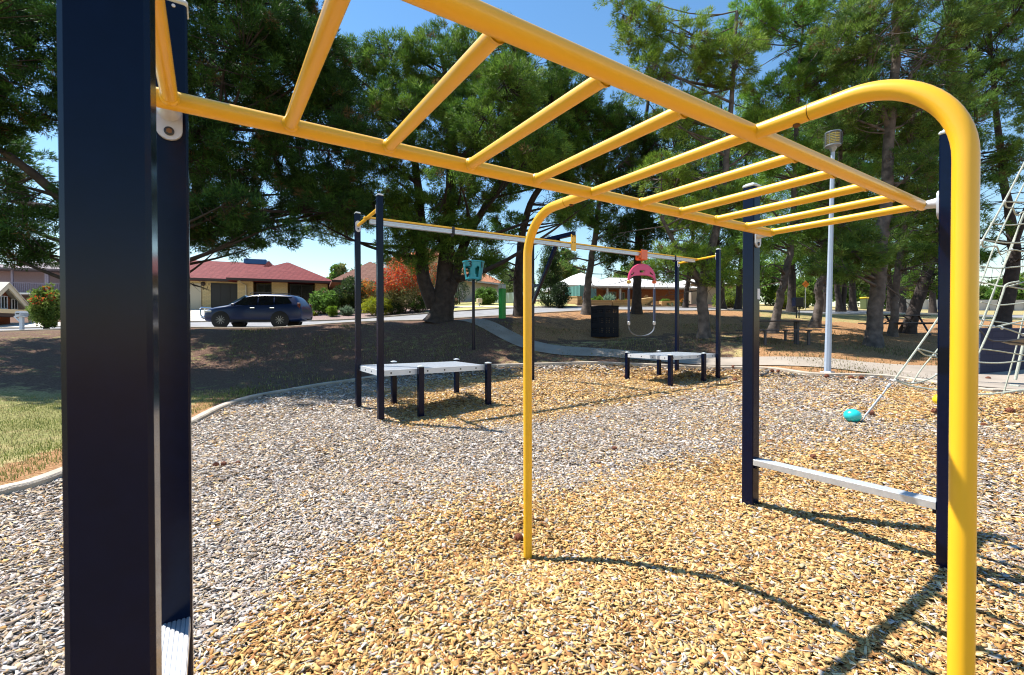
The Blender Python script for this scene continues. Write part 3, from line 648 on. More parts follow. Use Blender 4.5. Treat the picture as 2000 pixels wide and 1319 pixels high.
for s in (-1, 1):
    P = O+ux*(s*Rc*.95)+uz*(-.46); e.append(P)
    mb = MB(); mb.box(P+[0, 0, -.02], (.04, .05, .04), bev=.012); obj('end_clip', mb, ORG if s > 0 else mat('gold_shackle', (.55, .33, .08)), sw)
    mb = MB()
    for k in range(4): mb.lathe(P+[0, 0, -.075-.04*k], [(.007, -.022), (.013, -.01), (.013, .01), (.007, .022)], 8, axis=(0, 0, 1))
    obj('chain', mb, ALU, sw, True)
    zs = P[2]-.22; ze = g1(P[0], P[1]); zb = 1.5-13.1*(628-649)/900; zb = 1.5+12.7*(649-628)/900
    mb = MB(); mb.tube([(P[0], P[1], zs), (P[0]+ux[0]*s*.005, P[1], (zs+zb)/2), (P[0], P[1], zb)], .034, 12); obj('strap', mb, STRAP, sw, True)
    mb = MB(); mb.lathe((P[0], P[1], zb+.01), [(.02, 0), (.038, -.02), (.038, -.09), (.02, -.12)], 10); obj('seat_clip', mb, ALU, sw, True)
zb = 1.5+12.7*(649-632)/900; W_ = np.linalg.norm(e[1]-e[0])/2; mid = (e[0]+e[1])/2; V = []; n = 24
for k in range(n+1):
    a = PI*k/n; p = mid+ux*(-math.cos(a)*W_)*(1); p = np.array([p[0], p[1], zb-math.sin(a)**.85*W_*.80-.06])
    for s, dz in ((-1, 0), (1, 0), (1, -.018), (-1, -.018)):
        V.append(p+un*s*(.035+.06*math.sin(a))+np.array([0, 0, dz]))
F = [(4*k+i, 4*k+(i+1) % 4, 4*k+4+(i+1) % 4, 4*k+4+i) for k in range(n) for i in range(4)]
mb = MB(); mb.add(V, F); obj('belt_seat', mb, mat('belt_rubber', (.09, .10, .12), .45, var=.1), sw, True)

# ---- basketball style basket with the 3 on it
b0 = on(925, 682, 17.5); zt = at(925, 512, 17.5)[2]; zb2 = at(925, 546, 17.5)[2]
TEAL = mat('teal_plastic', (.02, .34, .42), .4, coat=.2, var=.05)
bk = thing('numbered_basket', b0, 'teal ball basket numbered 3 on a thin dark pole in the shade', 'ball basket')
mb = MB(); mb.tube([(b0[0], b0[1], b0[2]-.2), (b0[0], b0[1], zb2+.1)], .057, 14); obj('pole', mb, NAVY, bk, True)
r0, r1 = .40, .30; nseg = 44; V = []; Fq = []; fwd = math.atan2(-FD[1], -FD[0]); hh = zt-zb2; rows = 12
holes = [(-.62, .52, .30, .36), (.55, .45, .22, .34), (2.2, .5, .34, .36), (-2.2, .5, .34, .36)]
for i in range(rows+1):
    f = i/rows
    for j in range(nseg):
        a = fwd+2*PI*j/nseg; r = r0+(r1-r0)*f**1.3; z = zt-hh*f-(.05*abs(math.sin(2*(a-fwd))) if i == rows else 0)
        V.append((b0[0]+r*math.cos(a), b0[1]+r*math.sin(a), z))
for i in range(rows):
    for j in range(nseg):
        aa = ((2*PI*(j+.5)/nseg+PI) % (2*PI))-PI; ff = (i+.5)/rows
        if any(((aa-h[0])/h[2])**2+((ff-.62)/h[3])**2 < 1 and ff > .35 for h in holes): continue
        Fq.append((i*nseg+j, (i+1)*nseg+j, (i+1)*nseg+(j+1) % nseg, i*nseg+(j+1) % nseg))
mb = MB(); mb.add(V, Fq); mb.lathe((b0[0], b0[1], zb2+.03), [(.05, .05), (r1, .02), (r1, -.03), (.05, -.05)], 30); mb.lathe((b0[0], b0[1], zt), [(r0-.02, 0), (r0+.012, 0), (r0+.012, -.03), (r0-.02, -.03), (r0-.02, 0)], nseg)
for q in range(8): pass
bo = obj('basket', mb, TEAL, bk, True); md = bo.modifiers.new('thickness', 'SOLIDIFY'); md.thickness = .012
def text(parent, s, size, loc, face, m, name='number'):
    """flat lettering turned to face direction `face` (xy)"""
    c_ = bpy.data.curves.new(name, 'FONT'); c_.body = s; c_.size = size; c_.extrude = .004; c_.offset = .012*size; c_.align_x = 'CENTER'; c_.align_y = 'CENTER'
    o = bpy.data.objects.new(name, c_); COL.objects.link(o); c_.materials.append(m)
    f = Vector((face[0], face[1], 0)).normalized(); R = Matrix((( -f.y, 0, f.x, 0), (f.x, 0, f.y, 0), (0, 1, 0, 0), (0, 0, 0, 1)))
    Wm = Matrix.Translation(Vector(tuple(map(float, loc))))@R
    bpy.context.view_layer.update(); me = bpy.data.meshes.new_from_object(o.evaluated_get(bpy.context.evaluated_depsgraph_get())); bpy.data.objects.remove(o); me.materials.clear(); me.materials.append(m); me.name = name
    o = bpy.data.objects.new(name, me); COL.objects.link(o); o.parent = parent; o.matrix_parent_inverse = Matrix.Identity(4); o.matrix_local = WM[parent.name].inverted()@Wm; WM[o.name] = Wm
    return o
BLK = mat('black_lettering', (.01, .01, .012), .5)
for a, s in ((fwd-.22, '3'), (fwd+.95, '1')):
    text(bk, s, .34, (b0[0]+(r0+.016)*math.cos(a), b0[1]+(r0+.016)*math.sin(a), zt-.15), (math.cos(a), math.sin(a)), BLK)

# ---- rope climber at the right
ROPE = mat('pale_rope', (.54, .57, .48), .8, var=.18, vscale=60, bump=.8, bscale=220)
FERR = mat('rope_ferrule', (.62, .64, .62), .4, var=.1)
foot = on(1688, 822, 6.9)
rc = thing('rope_climber', foot, 'pale rope climbing net rising from the chips at the right edge', 'climbing net')
def q(px, py, t): return at(px, py, t)
def rope(pts, r=.0118, m=ROPE, name='rope', n=7):
    P = bez([q(*p) for p in pts], 5); mb = MB(); mb.tube(P, r, n); return obj(name, mb, m, rc, True)
rope([(1747, 742, 6.95), (1792, 680, 7.0), (1836, 616, 7.05), (1880, 540, 7.1), (1916, 475, 7.15), (1962, 393, 7.2), (2000, 320, 7.25), (2060, 200, 7.3)], .014)
rope([(2060, 245, 7.6), (2000, 360, 7.6), (1945, 475, 7.6), (1916, 551, 7.55), (1880, 612, 7.5), (1836, 677, 7.5), (1802, 718, 7.5), (1783, 747, 7.5)])
rope([(2060, 300, 8.0), (2000, 416, 8.0), (1976, 485, 8.0), (1945, 558, 8.0), (1918, 627, 8.0), (1890, 680, 8), (1829, 732, 7.9)])
rope([(1990, 550, 6.9), (1966, 556, 6.9), (1958, 575, 6.9), (1940, 627, 6.9), (1914, 685, 6.9), (1885, 740, 6.9)], .014)
rope([(1962, 394, 7.2), (2040, 397, 7.4)]); rope([(1962, 394, 7.2), (1966, 405, 7.3), (1978, 407, 7.35), (1983, 418, 7.4), (1990, 420, 7.45), (2000, 414, 7.5), (2040, 412, 7.6)])
rope([(1918, 469, 7.15), (1960, 474, 7.2), (2000, 474, 7.3), (2040, 470, 7.4)])
rope([(1918, 472, 7.15), (1922, 483, 7.3), (1945, 481, 7.5), (1952, 494, 7.6), (1957, 497, 7.65), (1975, 488, 7.8), (2000, 492, 7.9), (2040, 500, 8)])
rope([(1836, 540, 7.3), (1914, 551, 7.3), (1960, 560, 7.1), (2000, 551, 7.), (2040, 540, 7)]); rope([(1967, 559, 6.95), (2000, 565, 7.3), (2040, 572, 7.6)])
rope([(1860, 618, 7.5), (1920, 625, 7.6), (2000, 636, 7.9), (2040, 640, 8)]); rope([(1840, 628, 7.1), (1914, 636, 7), (1956, 640, 6.95), (2000, 654, 7.1), (2040, 665, 7.3)])
rope([(1916, 640, 8.3), (1945, 560, 8.3), (1985, 455, 8.3), (2040, 330, 8.3)])
rope([(1960, 770, 8.2), (1982, 690, 8.2), (2005, 600, 8.2), (2040, 500, 8.2)])
rope([(1916, 590, 8.1), (1950, 596, 8.1), (2000, 592, 8.1), (2040, 588, 8.1)])
rope([(1914, 520, 8.), (1950, 524, 8.), (2000, 520, 8.), (2040, 516, 8.)])
rope([(1935, 436, 7.7), (1970, 440, 7.8), (2010, 436, 7.9), (2040, 432, 8.)])
rope([(1940, 640, 6.95), (1975, 632, 7), (2040, 618, 7.1)])
rope([(1794, 681, 7.0), (1836, 693, 7.1), (1880, 704, 7.2), (1930, 709, 7.2), (1970, 708, 7.2), (2040, 700, 7.2)]); rope([(1793, 684, 7.0), (1808, 694, 7.2), (1826, 696, 7.5), (1836, 699, 7.5), (1880, 692, 7.8), (1914, 682, 7.9), (2000, 694, 8.), (2040, 698, 8)])
rope([(1748, 742, 6.95), (1780, 749, 7.3), (1812, 742, 7.7), (1829, 732, 7.9)]); rope([(1749, 743, 6.95), (1780, 754, 6.9), (1836, 763, 6.8), (1880, 769, 6.7), (1930, 770, 6.6), (1990, 763, 6.5), (2050, 755, 6.5)], .013)
rope([(1900, 640, 7.2), (1914, 646, 7.2), (1934, 664, 7.2), (1960, 667, 7.2), (2005, 672, 7.2), (2040, 676, 7.2)], .013, mat('dark_rope', (.06, .06, .07), .7), 'hammock_edge')
mb = MB(); P = [q(1955, 666, 7.2), q(2040, 655, 7.0), q(2050, 675, 7.9), q(1975, 672, 7.9)]; mb.add(P+[p-np.array([0, 0, .02]) for p in P], [(0, 1, 2, 3), (7, 6, 5, 4), (0, 4, 5, 1), (1, 5, 6, 2), (2, 6, 7, 3), (3, 7, 4, 0)]); obj('hammock', mb, mat('grey_rubber', (.13, .14, .16), .5), rc)
for a, b_ in [((1690, 812, 6.9), (1733, 757, 6.93))]:
    mb = MB(); mb.tube([q(1682, 826, 6.9), q(*a)], .009, 8); mb.tube([q(*a), q(1722, 772, 6.92)], [.014, .017], 10); mb.tube([q(1724, 770, 6.92), q(*b_)], .013, 10); mb.tube([q(1733, 757, 6.93), q(1739, 750, 6.94)], [.022, .022], 10); obj('anchor_tube', mb, mat('anchor_grey', (.36, .40, .44), .5), rc, True)
mb = MB(); mb.tube([q(1999, 672, 10.5), q(1983, 742, 10.5)], .03, 10); p = on(1981, 741, 10.5); mb.box((p[0], p[1], p[2]+.02), (.1, .08, .02)); obj('anchor_foot', mb, mat('pale_rope', ()), rc)
mb = MB()
for k in [(1962, 394, 7.2), (1918, 471, 7.15), (1945, 481, 7.5), (1976, 488, 7.8), (1914, 551, 7.4), (1964, 559, 7.), (1940, 638, 6.95), (1957, 641, 6.95), (1998, 654, 7.1), (1793, 682, 7), (1826, 695, 7.5), (1748, 743, 6.95), (1783, 748, 7.4), (1829, 732, 7.9), (1922, 553, 7.3), (1920, 626, 7.6)]:
    mb.ball(q(*k), .021, 8, 6, (1, 1, 1.2))
obj('rope_joints', mb, FERR, rc, True)
for (px_, py_, t_, r_, m_, l_) in [(1665, 826, 6.9, .115, mat('teal_cap', (.02, .52, .52), .3, coat=.5), 'turquoise plastic ball cap on the chips at the foot of the climbing net'),
                                   (1838, 778, 8.2, .12, mat('yellow_cap', (.85, .62, .02), .3, coat=.5), 'yellow plastic ball cap half hidden behind the far right post')]:
    p = on(px_, py_, t_); mb = MB(); mb.ball((0, 0, r_*.82), r_, 24, 16, (1, 1, .86)); mb.lathe((0, 0, -.02), [(r_*.5, 0), (r_*.62, .05)], 16)
    o = obj('anchor_cap', mb, m_, smooth=True); o.location = p; tag(o, l_, 'ball cap')
# ------------------------------------------------------------------ street furniture
LAMPM = mat('pale_pole_paint', (.40, .48, .60), .4, var=.04, coat=.2)
b0 = on(1616, 728, 12.3); tp_ = at(1627, 252, 12.3)
lamp = thing('street_lamp', b0, 'pale blue octagonal park lamp post with a cylindrical grille head', 'lamp post')
zt = at(1627, 290, 12.3)[2]; dx = (tp_[:2]-b0[:2]); mb = MB()
mb.tube([(b0[0], b0[1], b0[2]-.2), (*(b0[:2]+dx*.5), (b0[2]+zt)/2), (*(b0[:2]+dx), zt-.1)], [.088, .066, .05], 8); obj('pole', mb, LAMPM, lamp)
mb = MB(); mb.box((b0[0], b0[1], b0[2]+.02), (.13, .13, .03), bev=.01); obj('base_plate', mb, ALU, lamp)
c = (*(b0[:2]+dx), zt); HG = mat('lamp_housing', (.30, .33, .36), .4, metal=.5)
def LZ(l): return [(r_*.93, z_*.80) for r_, z_ in l]
mb = MB(); mb.lathe(c, LZ([(.05, -.15), (.055, -.09), (.09, -.03), (.10, .02), (.18, .06)]), 20); mb.lathe(c, LZ([(.19, .06), (.20, .07), (.20, .10), (.19, .11)]), 24); mb.lathe(c, LZ([(.19, .50), (.20, .51), (.20, .535), (.10, .56), (.02, .565)]), 24)
for k in range(7): mb.lathe(c, LZ([(.197, .14+.055*k), (.202, .143+.055*k), (.197, .146+.055*k)]), 24)
for k in range(10): a = 2*PI*k/10; mb.tube([(c[0]+.198*math.cos(a), c[1]+.198*math.sin(a), c[2]+.08), (c[0]+.198*math.cos(a), c[1]+.198*math.sin(a), c[2]+.40)], .004, 5)
lh = obj('lamp_head', mb, HG, lamp, True)
mb = MB(); mb.lathe(c, LZ([(.05, .1), (.165, .12), (.165, .49), (.05, .5)]), 24); obj('diffuser', mb, mat('yellow_lens', (.80, .66, .16), .25, var=.3, vscale=25, coat=.4), lh, True)

# perforated bin enclosure
b0 = on(1181, 661, 20); ang = math.atan2(RT[1], RT[0])+.62
binr = thing('bin_enclosure', b0, 'square dark perforated metal bin enclosure on the shaded bank', 'bin', rz=ang)
BIN = mat('bin_steel', (.0025, .004, .012), .45, spec=.18)
hb = 1.34; hw = .42; nx, nz = 20, 30
for k in range(4):
    a = k*PI/2; R = np.array([[math.cos(a), -math.sin(a), 0], [math.sin(a), math.cos(a), 0], [0, 0, 1]]); V = []; Fq = []
    for i in range(nz+1):
        for j in range(nx+1): V.append(R@np.array([-hw+2*hw*j/nx, -hw, .03+(hb-.03)*i/nz]))
    for i in range(nz):
        for j in range(nx):
            if 1 < j < nx-2 and j % 2 == 0 and i % 2 == 0 and ((3 < i < 10) or (12 < i < 19) or (22 < i < 28)) and not (8 < j < 11): continue
            Fq.append((i*(nx+1)+j, i*(nx+1)+j+1, (i+1)*(nx+1)+j+1, (i+1)*(nx+1)+j))
    mb = MB(); mb.add(V, Fq); p = obj('side_panel', mb, BIN, binr, local=True); p.modifiers.new('thickness', 'SOLIDIFY').thickness = .012
mb = MB(); mb.box((0, 0, hb+.012), (hw+.02, hw+.02, .012), bev=.008); obj('lid', mb, BIN, binr, local=True)
mb = MB(); mb.tube([(.1, -.2, hb), (.1, -.2, hb+.05), (.16, -.2, hb+.05)], .012, 6); obj('latch', mb, ALU, binr, local=True)

# green bollard post with a grey top
b0 = on(981, 622, 22.5); z1 = at(981, 556, 22.5)[2]
gp_ = thing('green_marker_post', b0, 'tall bright green square post with a grey top beside the street', 'post', rz=.3)
mb = MB(); mb.box((0, 0, (z1-b0[2]-.2)/2-.05), (.13, .13, (z1-b0[2]-.2)/2+.05), bev=.01); obj('post', mb, mat('green_paint', (.005, .30, .045), .4, var=.08), gp_, local=True)
mb = MB(); mb.box((0, 0, z1-b0[2]-.11), (.135, .135, .10), bev=.02); obj('cap', mb, CAPM, gp_, local=True)

# blue grey block wall by the net
a = on(1914, 733, 12.6); b_ = on(2090, 728, 13.4); d = (b_-a)[:2]; L = np.linalg.norm(d); rz = math.atan2(d[1], d[0])
zt = at(1914, 641, 12.6)[2]-a[2]
bw = thing('block_wall', (a[0], a[1], a[2]-.1), 'low dark blue painted block wall behind the climbing net', 'wall', rz=rz)
mb = MB(); mb.box((L/2, .3, (zt+.1)/2), (L/2, .3, (zt+.1)/2), bev=.01); obj('wall', mb, brick_mat('blue_blocks', (.028, .034, .072), (.034, .040, .082), (.024, .03, .064), 2.2, .6, bump=.25), bw, local=True)
mb = MB(); mb.box((-.09, .3, (zt+.1)/2-.02), (.09, .302, (zt+.1)/2-.02)); obj('end_pier', mb, brick_mat('grey_blocks', (.20, .24, .32), (.24, .28, .36), (.14, .17, .23), 2.6, .7), bw, local=True)

# picnic tables
TBL = mat('table_steel', (.025, .03, .045), .45, var=.1)
def table_a(px, py, t, rz, L=2.3, label=''):
    b0 = on(px, py, t); r = thing('picnic_table', b0, label, 'picnic table', rz=rz)
    mb = MB(); [mb.box((0, y, .80), (L/2, .075, .018), bev=.005) for y in (-.34, -.17, 0, .17, .34)]; obj('table_top', mb, TBL, r, local=True)
    for y in (-.85, .85):
        mb = MB(); mb.box((0, y-.075, .48), (L/2, .07, .018), bev=.005); mb.box((0, y+.075, .48), (L/2, .07, .018), bev=.005); obj('bench', mb, TBL, r, local=True)
    return r
r = table_a(1515, 668, 16.6, ang-.62-.12, 2.1, 'dark steel picnic table with separate benches left of the lamp post')
for x in (-.7, .7):
    for y in (-.1, .1): mb = MB(); mb.box((x, y, .38), (.035, .035, .41)); obj('leg', mb, TBL, r, local=True)
    for y in (-.85, .85): mb = MB(); mb.box((x, y, .22), (.035, .035, .25)); mb.box((x, y, .45), (.04, .14, .015)); obj('leg', mb, TBL, r, local=True)
r = table_a(1757, 654, 19.4, ang-.62+.1, 2.0, 'thin framed picnic table behind the pine trunks at the right')
for x in (-.75, .75):
    for s in (-1, 1):
        mb = MB(); mb.rod((x, s*.12, .78), (x, s*.62, -.03), .025, .025); obj('leg', mb, TBL, r, local=True)
        mb = MB(); mb.rod((x, s*.85, .46), (x, s*.85, -.03), .022, .022); obj('leg', mb, TBL, r, local=True)
    mb = MB(); mb.rod((x, -.9, .45), (x, .9, .45), .022, .022); mb.rod((x, 0, .45), (x*.2, 0, .78), .018, .018); obj('brace', mb, TBL, r, local=True)

# dark notice box on two legs
b0 = on(1558, 632, 24); zb = at(1558, 600, 24)[2]; zt = at(1558, 582, 24)[2]
r = thing('notice_box', b0, 'dark blue box raised on two thin legs among the pines', 'notice box', rz=ang-.62)
mb = MB(); mb.box((0, 0, (zb+zt)/2-b0[2]), (.22, .18, (zt-zb)/2), bev=.02); obj('box', mb, NAVY, r, local=True)
for x in (-.07, .07): mb = MB(); mb.tube([(x, 0, -.1), (x, 0, zb-b0[2]+.05)], .03, 8); obj('leg', mb, NAVY, r, local=True)

# letterbox at the left
b0 = on(43, 651, 23.5); r = thing('letterbox', b0, 'white arm mounted letterbox in front of the brick garage', 'letterbox', rz=ang-.62)
LBM = mat('letterbox_paint', (.62, .66, .72), .5)
mb = MB(); mb.box((0, 0, .36), (.085, .06, .4), bev=.01); obj('post', mb, LBM, r, local=True)
mb = MB(); mb.box((.03, 0, .72), (.20, .07, .03)); mb.rod((-.34, 0, .70), (-.04, 0, .42), .03, .03); mb.box((-.24, 0, .72), (.13, .04, .025)); obj('arm', mb, LBM, r, local=True)
mb = MB(); mb.prism([(-.14, 0), (.14, 0), (.14, .16), (.08, .24), (-.08, .24), (-.14, .16)], (0, -.2, .75), (1, 0, 0), (0, 0, 1), (0, .4, 0)); bx = obj('box', mb, LBM, r, local=True)
mb = MB(); mb.box((0, -.202, .85), (.09, .004, .03)); obj('slot', mb, BLK, bx, local=True)
mb = None
b0 = on(936, 601, 33); r = thing('letterbox', b0, 'small cream letterbox standing on the yellow lawn', 'letterbox')
mb = MB(); mb.tube([(*b0[:2], b0[2]-.1), (*b0[:2], b0[2]+.35)], .04, 8); obj('post', mb, LBM, r); mb = MB(); mb.box(b0+[0, 0, .48], (.17, .17, .15), bev=.03); obj('box', mb, mat('cream_box', (.6, .52, .36), .6), r)

# ------------------------------------------------------------------ the parked SUV
def car():
    A = at(402, 641, 24.2); B = at(610, 640, 24.6); L = 5.35; c = (A+B)/2; fwd = (A-B)[:2]; rz = math.atan2(fwd[1], fwd[0]); z0 = g1(c[0], c[1])+.035
    za = 1.5+24.4*(651.0-641.5)/900
    r = thing('parked_suv', (c[0], c[1], min(z0, za+.12)), 'dark blue SUV with roof rails and a front bull bar, parked on the street', 'car', rz=rz)
    PA = mat('car_paint', (.008, .022, .085), .3, coat=.12, spec=.3); GL = mat('dark_glass', (.006, .008, .012), .06, spec=.9); TY = mat('tyre', (.012, .012, .014), .75); RIM = mat('alloy', (.22, .23, .26), .35, metal=.8); CH = mat('chrome', (.7, .72, .75), .15, metal=1.)
    # x: +front. stations: x, zbot, zbelt, ztop, halfwidth low, belt, top
    st = [(2.44, .42, .62, .66, .62, .60, .50), (2.36, .28, .74, .86, .80, .78, .62), (2.15, .25, .86, .98, .88, .86, .70), (1.75, .25, .95, 1.07, .92, .90, .76), (1.30, .26, 1.0, 1.13, .93, .91, .80), (1.12, .26, 1.02, 1.17, .93, .91, .80),
          (.55, .26, 1.04, 1.52, .93, .91, .68), (.25, .26, 1.05, 1.66, .93, .91, .64), (-.3, .26, 1.06, 1.72, .93, .91, .63), (-1.2, .27, 1.08, 1.71, .93, .91, .63), (-1.9, .28, 1.10, 1.66, .92, .90, .62), (-2.12, .30, 1.11, 1.58, .91, .89, .62), (-2.38, .32, 1.10, 1.18, .88, .86, .74), (-2.46, .40, .95, 1.0, .84, .82, .74), (-2.48, .5, .7, .74, .76, .74, .66)]
    V = []; Fq = []
    for (x, zb, zm, zt, wl, wb, wt) in st:
        h = [(0, zt+.02), (wt*.7, zt+.012), (wt, zt-.03), ((wt*.35+wb*.65), zm+(zt-zm)*.35), (wb, zm), (wl+.01, (zb+zm)*.55), (wl, zb+.12), (wl-.06, zb), (0, zb)]
        V += [(x, y, z) for y, z in h]+[(x, -y, z) for y, z in h[1:-1]]
    n = 9; m = 16
    def ring(i): return [i*m+k for k in range(9)]+[i*m+8+k for k in range(7, 0, -1)]
    for i in range(len(st)-1):
        a, b = ring(i), ring(i+1)
        for k in range(16): Fq.append((a[k], a[(k+1) % 16], b[(k+1) % 16], b[k]))
    Fq += [tuple(ring(0))[::-1], tuple(ring(len(st)-1))]
    mb = MB(); mb.add(V, Fq); body = obj('body', mb, PA, r, True, local=True)
    md = body.modifiers.new('round', 'SUBSURF'); md.levels = 1; md.render_levels = 2
    for wx, sgn in ((1.48, 1), (1.48, -1), (-1.42, 1), (-1.42, -1)):
        mb = MB(); mb.lathe((wx, sgn*.70, .37), [(.22, 0), (.35, .01), (.372, .05), (.372, .19), (.35, .235), (.24, .24)], 28, axis=(0, sgn, 0)); wh = obj('wheel', mb, TY, r, True, local=True)
        mb = MB(); mb.lathe((wx, sgn*.925, .37), [(.24, 0), (.245, .012), (.22, .014), (.215, .0)], 28, axis=(0, sgn, 0)); mb.lathe((wx, sgn*.93, .37), [(.05, 0), (.045, .015), (.01, .018)], 12, axis=(0, sgn, 0))
        for k in range(10): a = 2*PI*k/10; mb.rod((wx+.04*math.cos(a), sgn*.935, .37+.04*math.sin(a)), (wx+.225*math.cos(a), sgn*.935, .37+.225*math.sin(a)), .014, .008, up=(0, 1, 0))
        obj('rim', mb, RIM, wh, local=True)
        mb = MB(); mb.lathe((wx, sgn*.86, .37), [(.10, 0), (.10, .045), (.435, .05), (.455, .075), (.435, .085), (.1, .08)], 32, axis=(0, sgn, 0))
        obj('wheel_arch', mb, mat('arch_dark', (.006, .007, .010), .7), r, True, local=True)
    for sgn in (1, -1):
        for nm, pol in (('side_window', [(.93, 1.13), (.40, 1.50), (.0, 1.60), (-.28, 1.61), (-.28, 1.12)]), ('side_window', [(-.34, 1.12), (-.34, 1.61), (-1.05, 1.60), (-1.10, 1.14)]), ('side_window', [(-1.16, 1.15), (-1.12, 1.60), (-1.75, 1.55), (-2.02, 1.22)])):
            V = []
            for x, z in pol: f = (z-1.06)/.66; y = .925-.225*f+.004; V.append((x, sgn*y, z))
            V2 = [(x, y-sgn*.02, z) for x, y, z in V]; k = len(V)
            mb = MB(); mb.add(V+V2, [tuple(range(k)), tuple(range(2*k-1, k-1, -1))]+[(i, (i+1) % k, k+(i+1) % k, k+i) for i in range(k)]); obj(nm, mb, GL, r, local=True)
        mb = MB(); mb.tube([(.2, sgn*.62, 1.70), (.1, sgn*.62, 1.765), (-.9, sgn*.61, 1.775), (-1.75, sgn*.60, 1.735), (-1.85, sgn*.6, 1.68)], .02, 6); obj('roof_rail', mb, mat('rail_dark', (.03, .035, .05), .3), r, local=True)
        mb = MB(); mb.box((.80, sgn*1.03, 1.12), (.08, .10, .075), bev=.03); obj('mirror', mb, PA, r, local=True)
        for x in (-.08, -1.05): mb = MB(); mb.box((x, sgn*.945, .98), (.11, .018, .02), bev=.008); obj('door_handle', mb, CH, r, local=True)
        mb = MB(); mb.box((2.12, sgn*.80, .80), (.20, .08, .055), np.array([[.97, sgn*.2, 0], [-sgn*.2, .97, 0], [0, 0, 1]]), bev=.03); obj('headlight', mb, mat('lens', (.35, .4, .45), .1, coat=.8), r, local=True)
        mb = MB(); mb.box((-2.33, sgn*.80, 1.05), (.07, .06, .20), bev=.02); obj('tail_light', mb, mat('tail_red', (.10, .004, .006), .2, coat=.5), r, local=True)
        mb = MB(); mb.box((0, sgn*.93, .33), (1.0, .02, .05), bev=.015); obj('sill', mb, mat('arch_dark', ()), r, local=True)
    V = [(1.16, -.74, 1.15), (1.16, .74, 1.15), (.42, .60, 1.62), (.42, -.60, 1.62)]; V2 = [(x-.03, y, z-.03) for x, y, z in V]; V = [(x+.035, y, z+.02) for x, y, z in V]
    mb = MB(); mb.add(V+V2, [(0, 1, 2, 3), (7, 6, 5, 4), (0, 4, 5, 1), (1, 5, 6, 2), (2, 6, 7, 3), (3, 7, 4, 0)]); obj('windscreen', mb, mat('sky_reflection_glass', (.10, .22, .34), .12, spec=1., coat=.6), r, local=True)  # sky reflection painted into the windscreen as its blue base colour
    mb = MB(); mb.tube([(2.45, -.62, .42), (2.62, -.60, .62), (2.66, -.55, .95), (2.66, -.45, 1.02), (2.66, .45, 1.02), (2.66, .55, .95), (2.62, .60, .62), (2.45, .62, .42)], .035, 10); mb.tube([(2.5, -.7, .46), (2.64, -.5, .55), (2.64, .5, .55), (2.5, .7, .46)], .035, 8); mb.tube([(2.64, -.2, .5), (2.67, -.2, 1.0)], .02, 6); mb.tube([(2.64, .2, .5), (2.67, .2, 1.0)], .02, 6)
    obj('bull_bar', mb, CH, r, True, local=True)
    mb = MB(); mb.rod((-2.4, 0, .42), (-2.68, 0, .44), .03, .03); mb.ball((-2.68, 0, .5), .04, 10, 6); obj('tow_ball', mb, mat('arch_dark', ()), r, True, local=True)
    mb = MB(); mb.box((2.50, 0, .5), (.01, .22, .05)); obj('number_plate', mb, WHITE, r, local=True)
car()

# ------------------------------------------------------------------ houses
def frame_between(a, b_, zoff=0):
    d = (b_-a)[:2]; return math.atan2(d[1], d[0]), np.linalg.norm(d)
def hip(mb, x0, x1, y0, y1, ze, zr, ov=.5, hipl=True, hipr=True, th=.16):
    """hip roof over a rectangle with its ridge along the longer side"""
    X0, X1, Y0, Y1 = x0-ov, x1+ov, y0-ov, y1+ov
    if X1-X0 >= Y1-Y0:
        h = (Y1-Y0)/2; ym = (Y0+Y1)/2; a = (X0+(h if hipl else 0), ym, zr); b_ = (X1-(h if hipr else 0), ym, zr)
        if b_[0] < a[0]: a = b_ = ((X0+X1)/2, ym, zr)
        V = [(X0, Y0, ze), (X1, Y0, ze), (X1, Y1, ze), (X0, Y1, ze), a, b_]; F = [(0, 1, 5, 4), (1, 2, 5), (2, 3, 4, 5), (3, 0, 4)]
    else:
        h = (X1-X0)/2; xm = (X0+X1)/2; a = (xm, Y0+(h if hipl else 0), zr); b_ = (xm, Y1-(h if hipr else 0), zr)
        V = [(X0, Y0, ze), (X1, Y0, ze), (X1, Y1, ze), (X0, Y1, ze), a, b_]; F = [(0, 1, 4), (1, 2, 5, 4), (2, 3, 5), (3, 0, 4, 5)]
    V += [(x, y, z-th) for x, y, z in V[:4]]; F += [(0, 6, 7, 1), (1, 7, 8, 2), (2, 8, 9, 3), (3, 9, 6, 0), (6, 9, 8, 7)]
    mb.add(V, F)
def walls(mb, x0, x1, y0, y1, z0, z1): mb.box(((x0+x1)/2, (y0+y1)/2, (z0+z1)/2), ((x1-x0)/2, (y1-y0)/2, (z1-z0)/2))
def window(r, x0, x1, z0, z1, y, fm, gm, nm='window', bars=1):
    mb = MB(); mb.box(((x0+x1)/2, y-.02, (z0+z1)/2), ((x1-x0)/2, .03, (z1-z0)/2)); wd = obj(nm, mb, gm, r, local=True)
    mb = MB()
    for a, b_ in ((x0, x0+.06), (x1-.06, x1)): mb.box(((a+b_)/2, y-.055, (z0+z1)/2), (.03, .02, (z1-z0)/2))
    for a, b_ in ((z0, z0+.05), (z1-.05, z1)): mb.box(((x0+x1)/2, y-.052, (a+b_)/2), ((x1-x0)/2, .018, .025))
    for k in range(bars): xx = x0+(x1-x0)*(k+1)/(bars+1); mb.box((xx, y-.058, (z0+z1)/2), (.022, .016, (z1-z0)/2))
    obj('frame', mb, fm, wd, local=True); return wd
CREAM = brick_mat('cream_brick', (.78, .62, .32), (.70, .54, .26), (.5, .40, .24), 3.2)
REDT = brick_mat('red_tiles', (.17, .022, .026), (.22, .038, .038), (.05, .007, .009), 2.3, .7, .5, .36, 'roof', 1.)
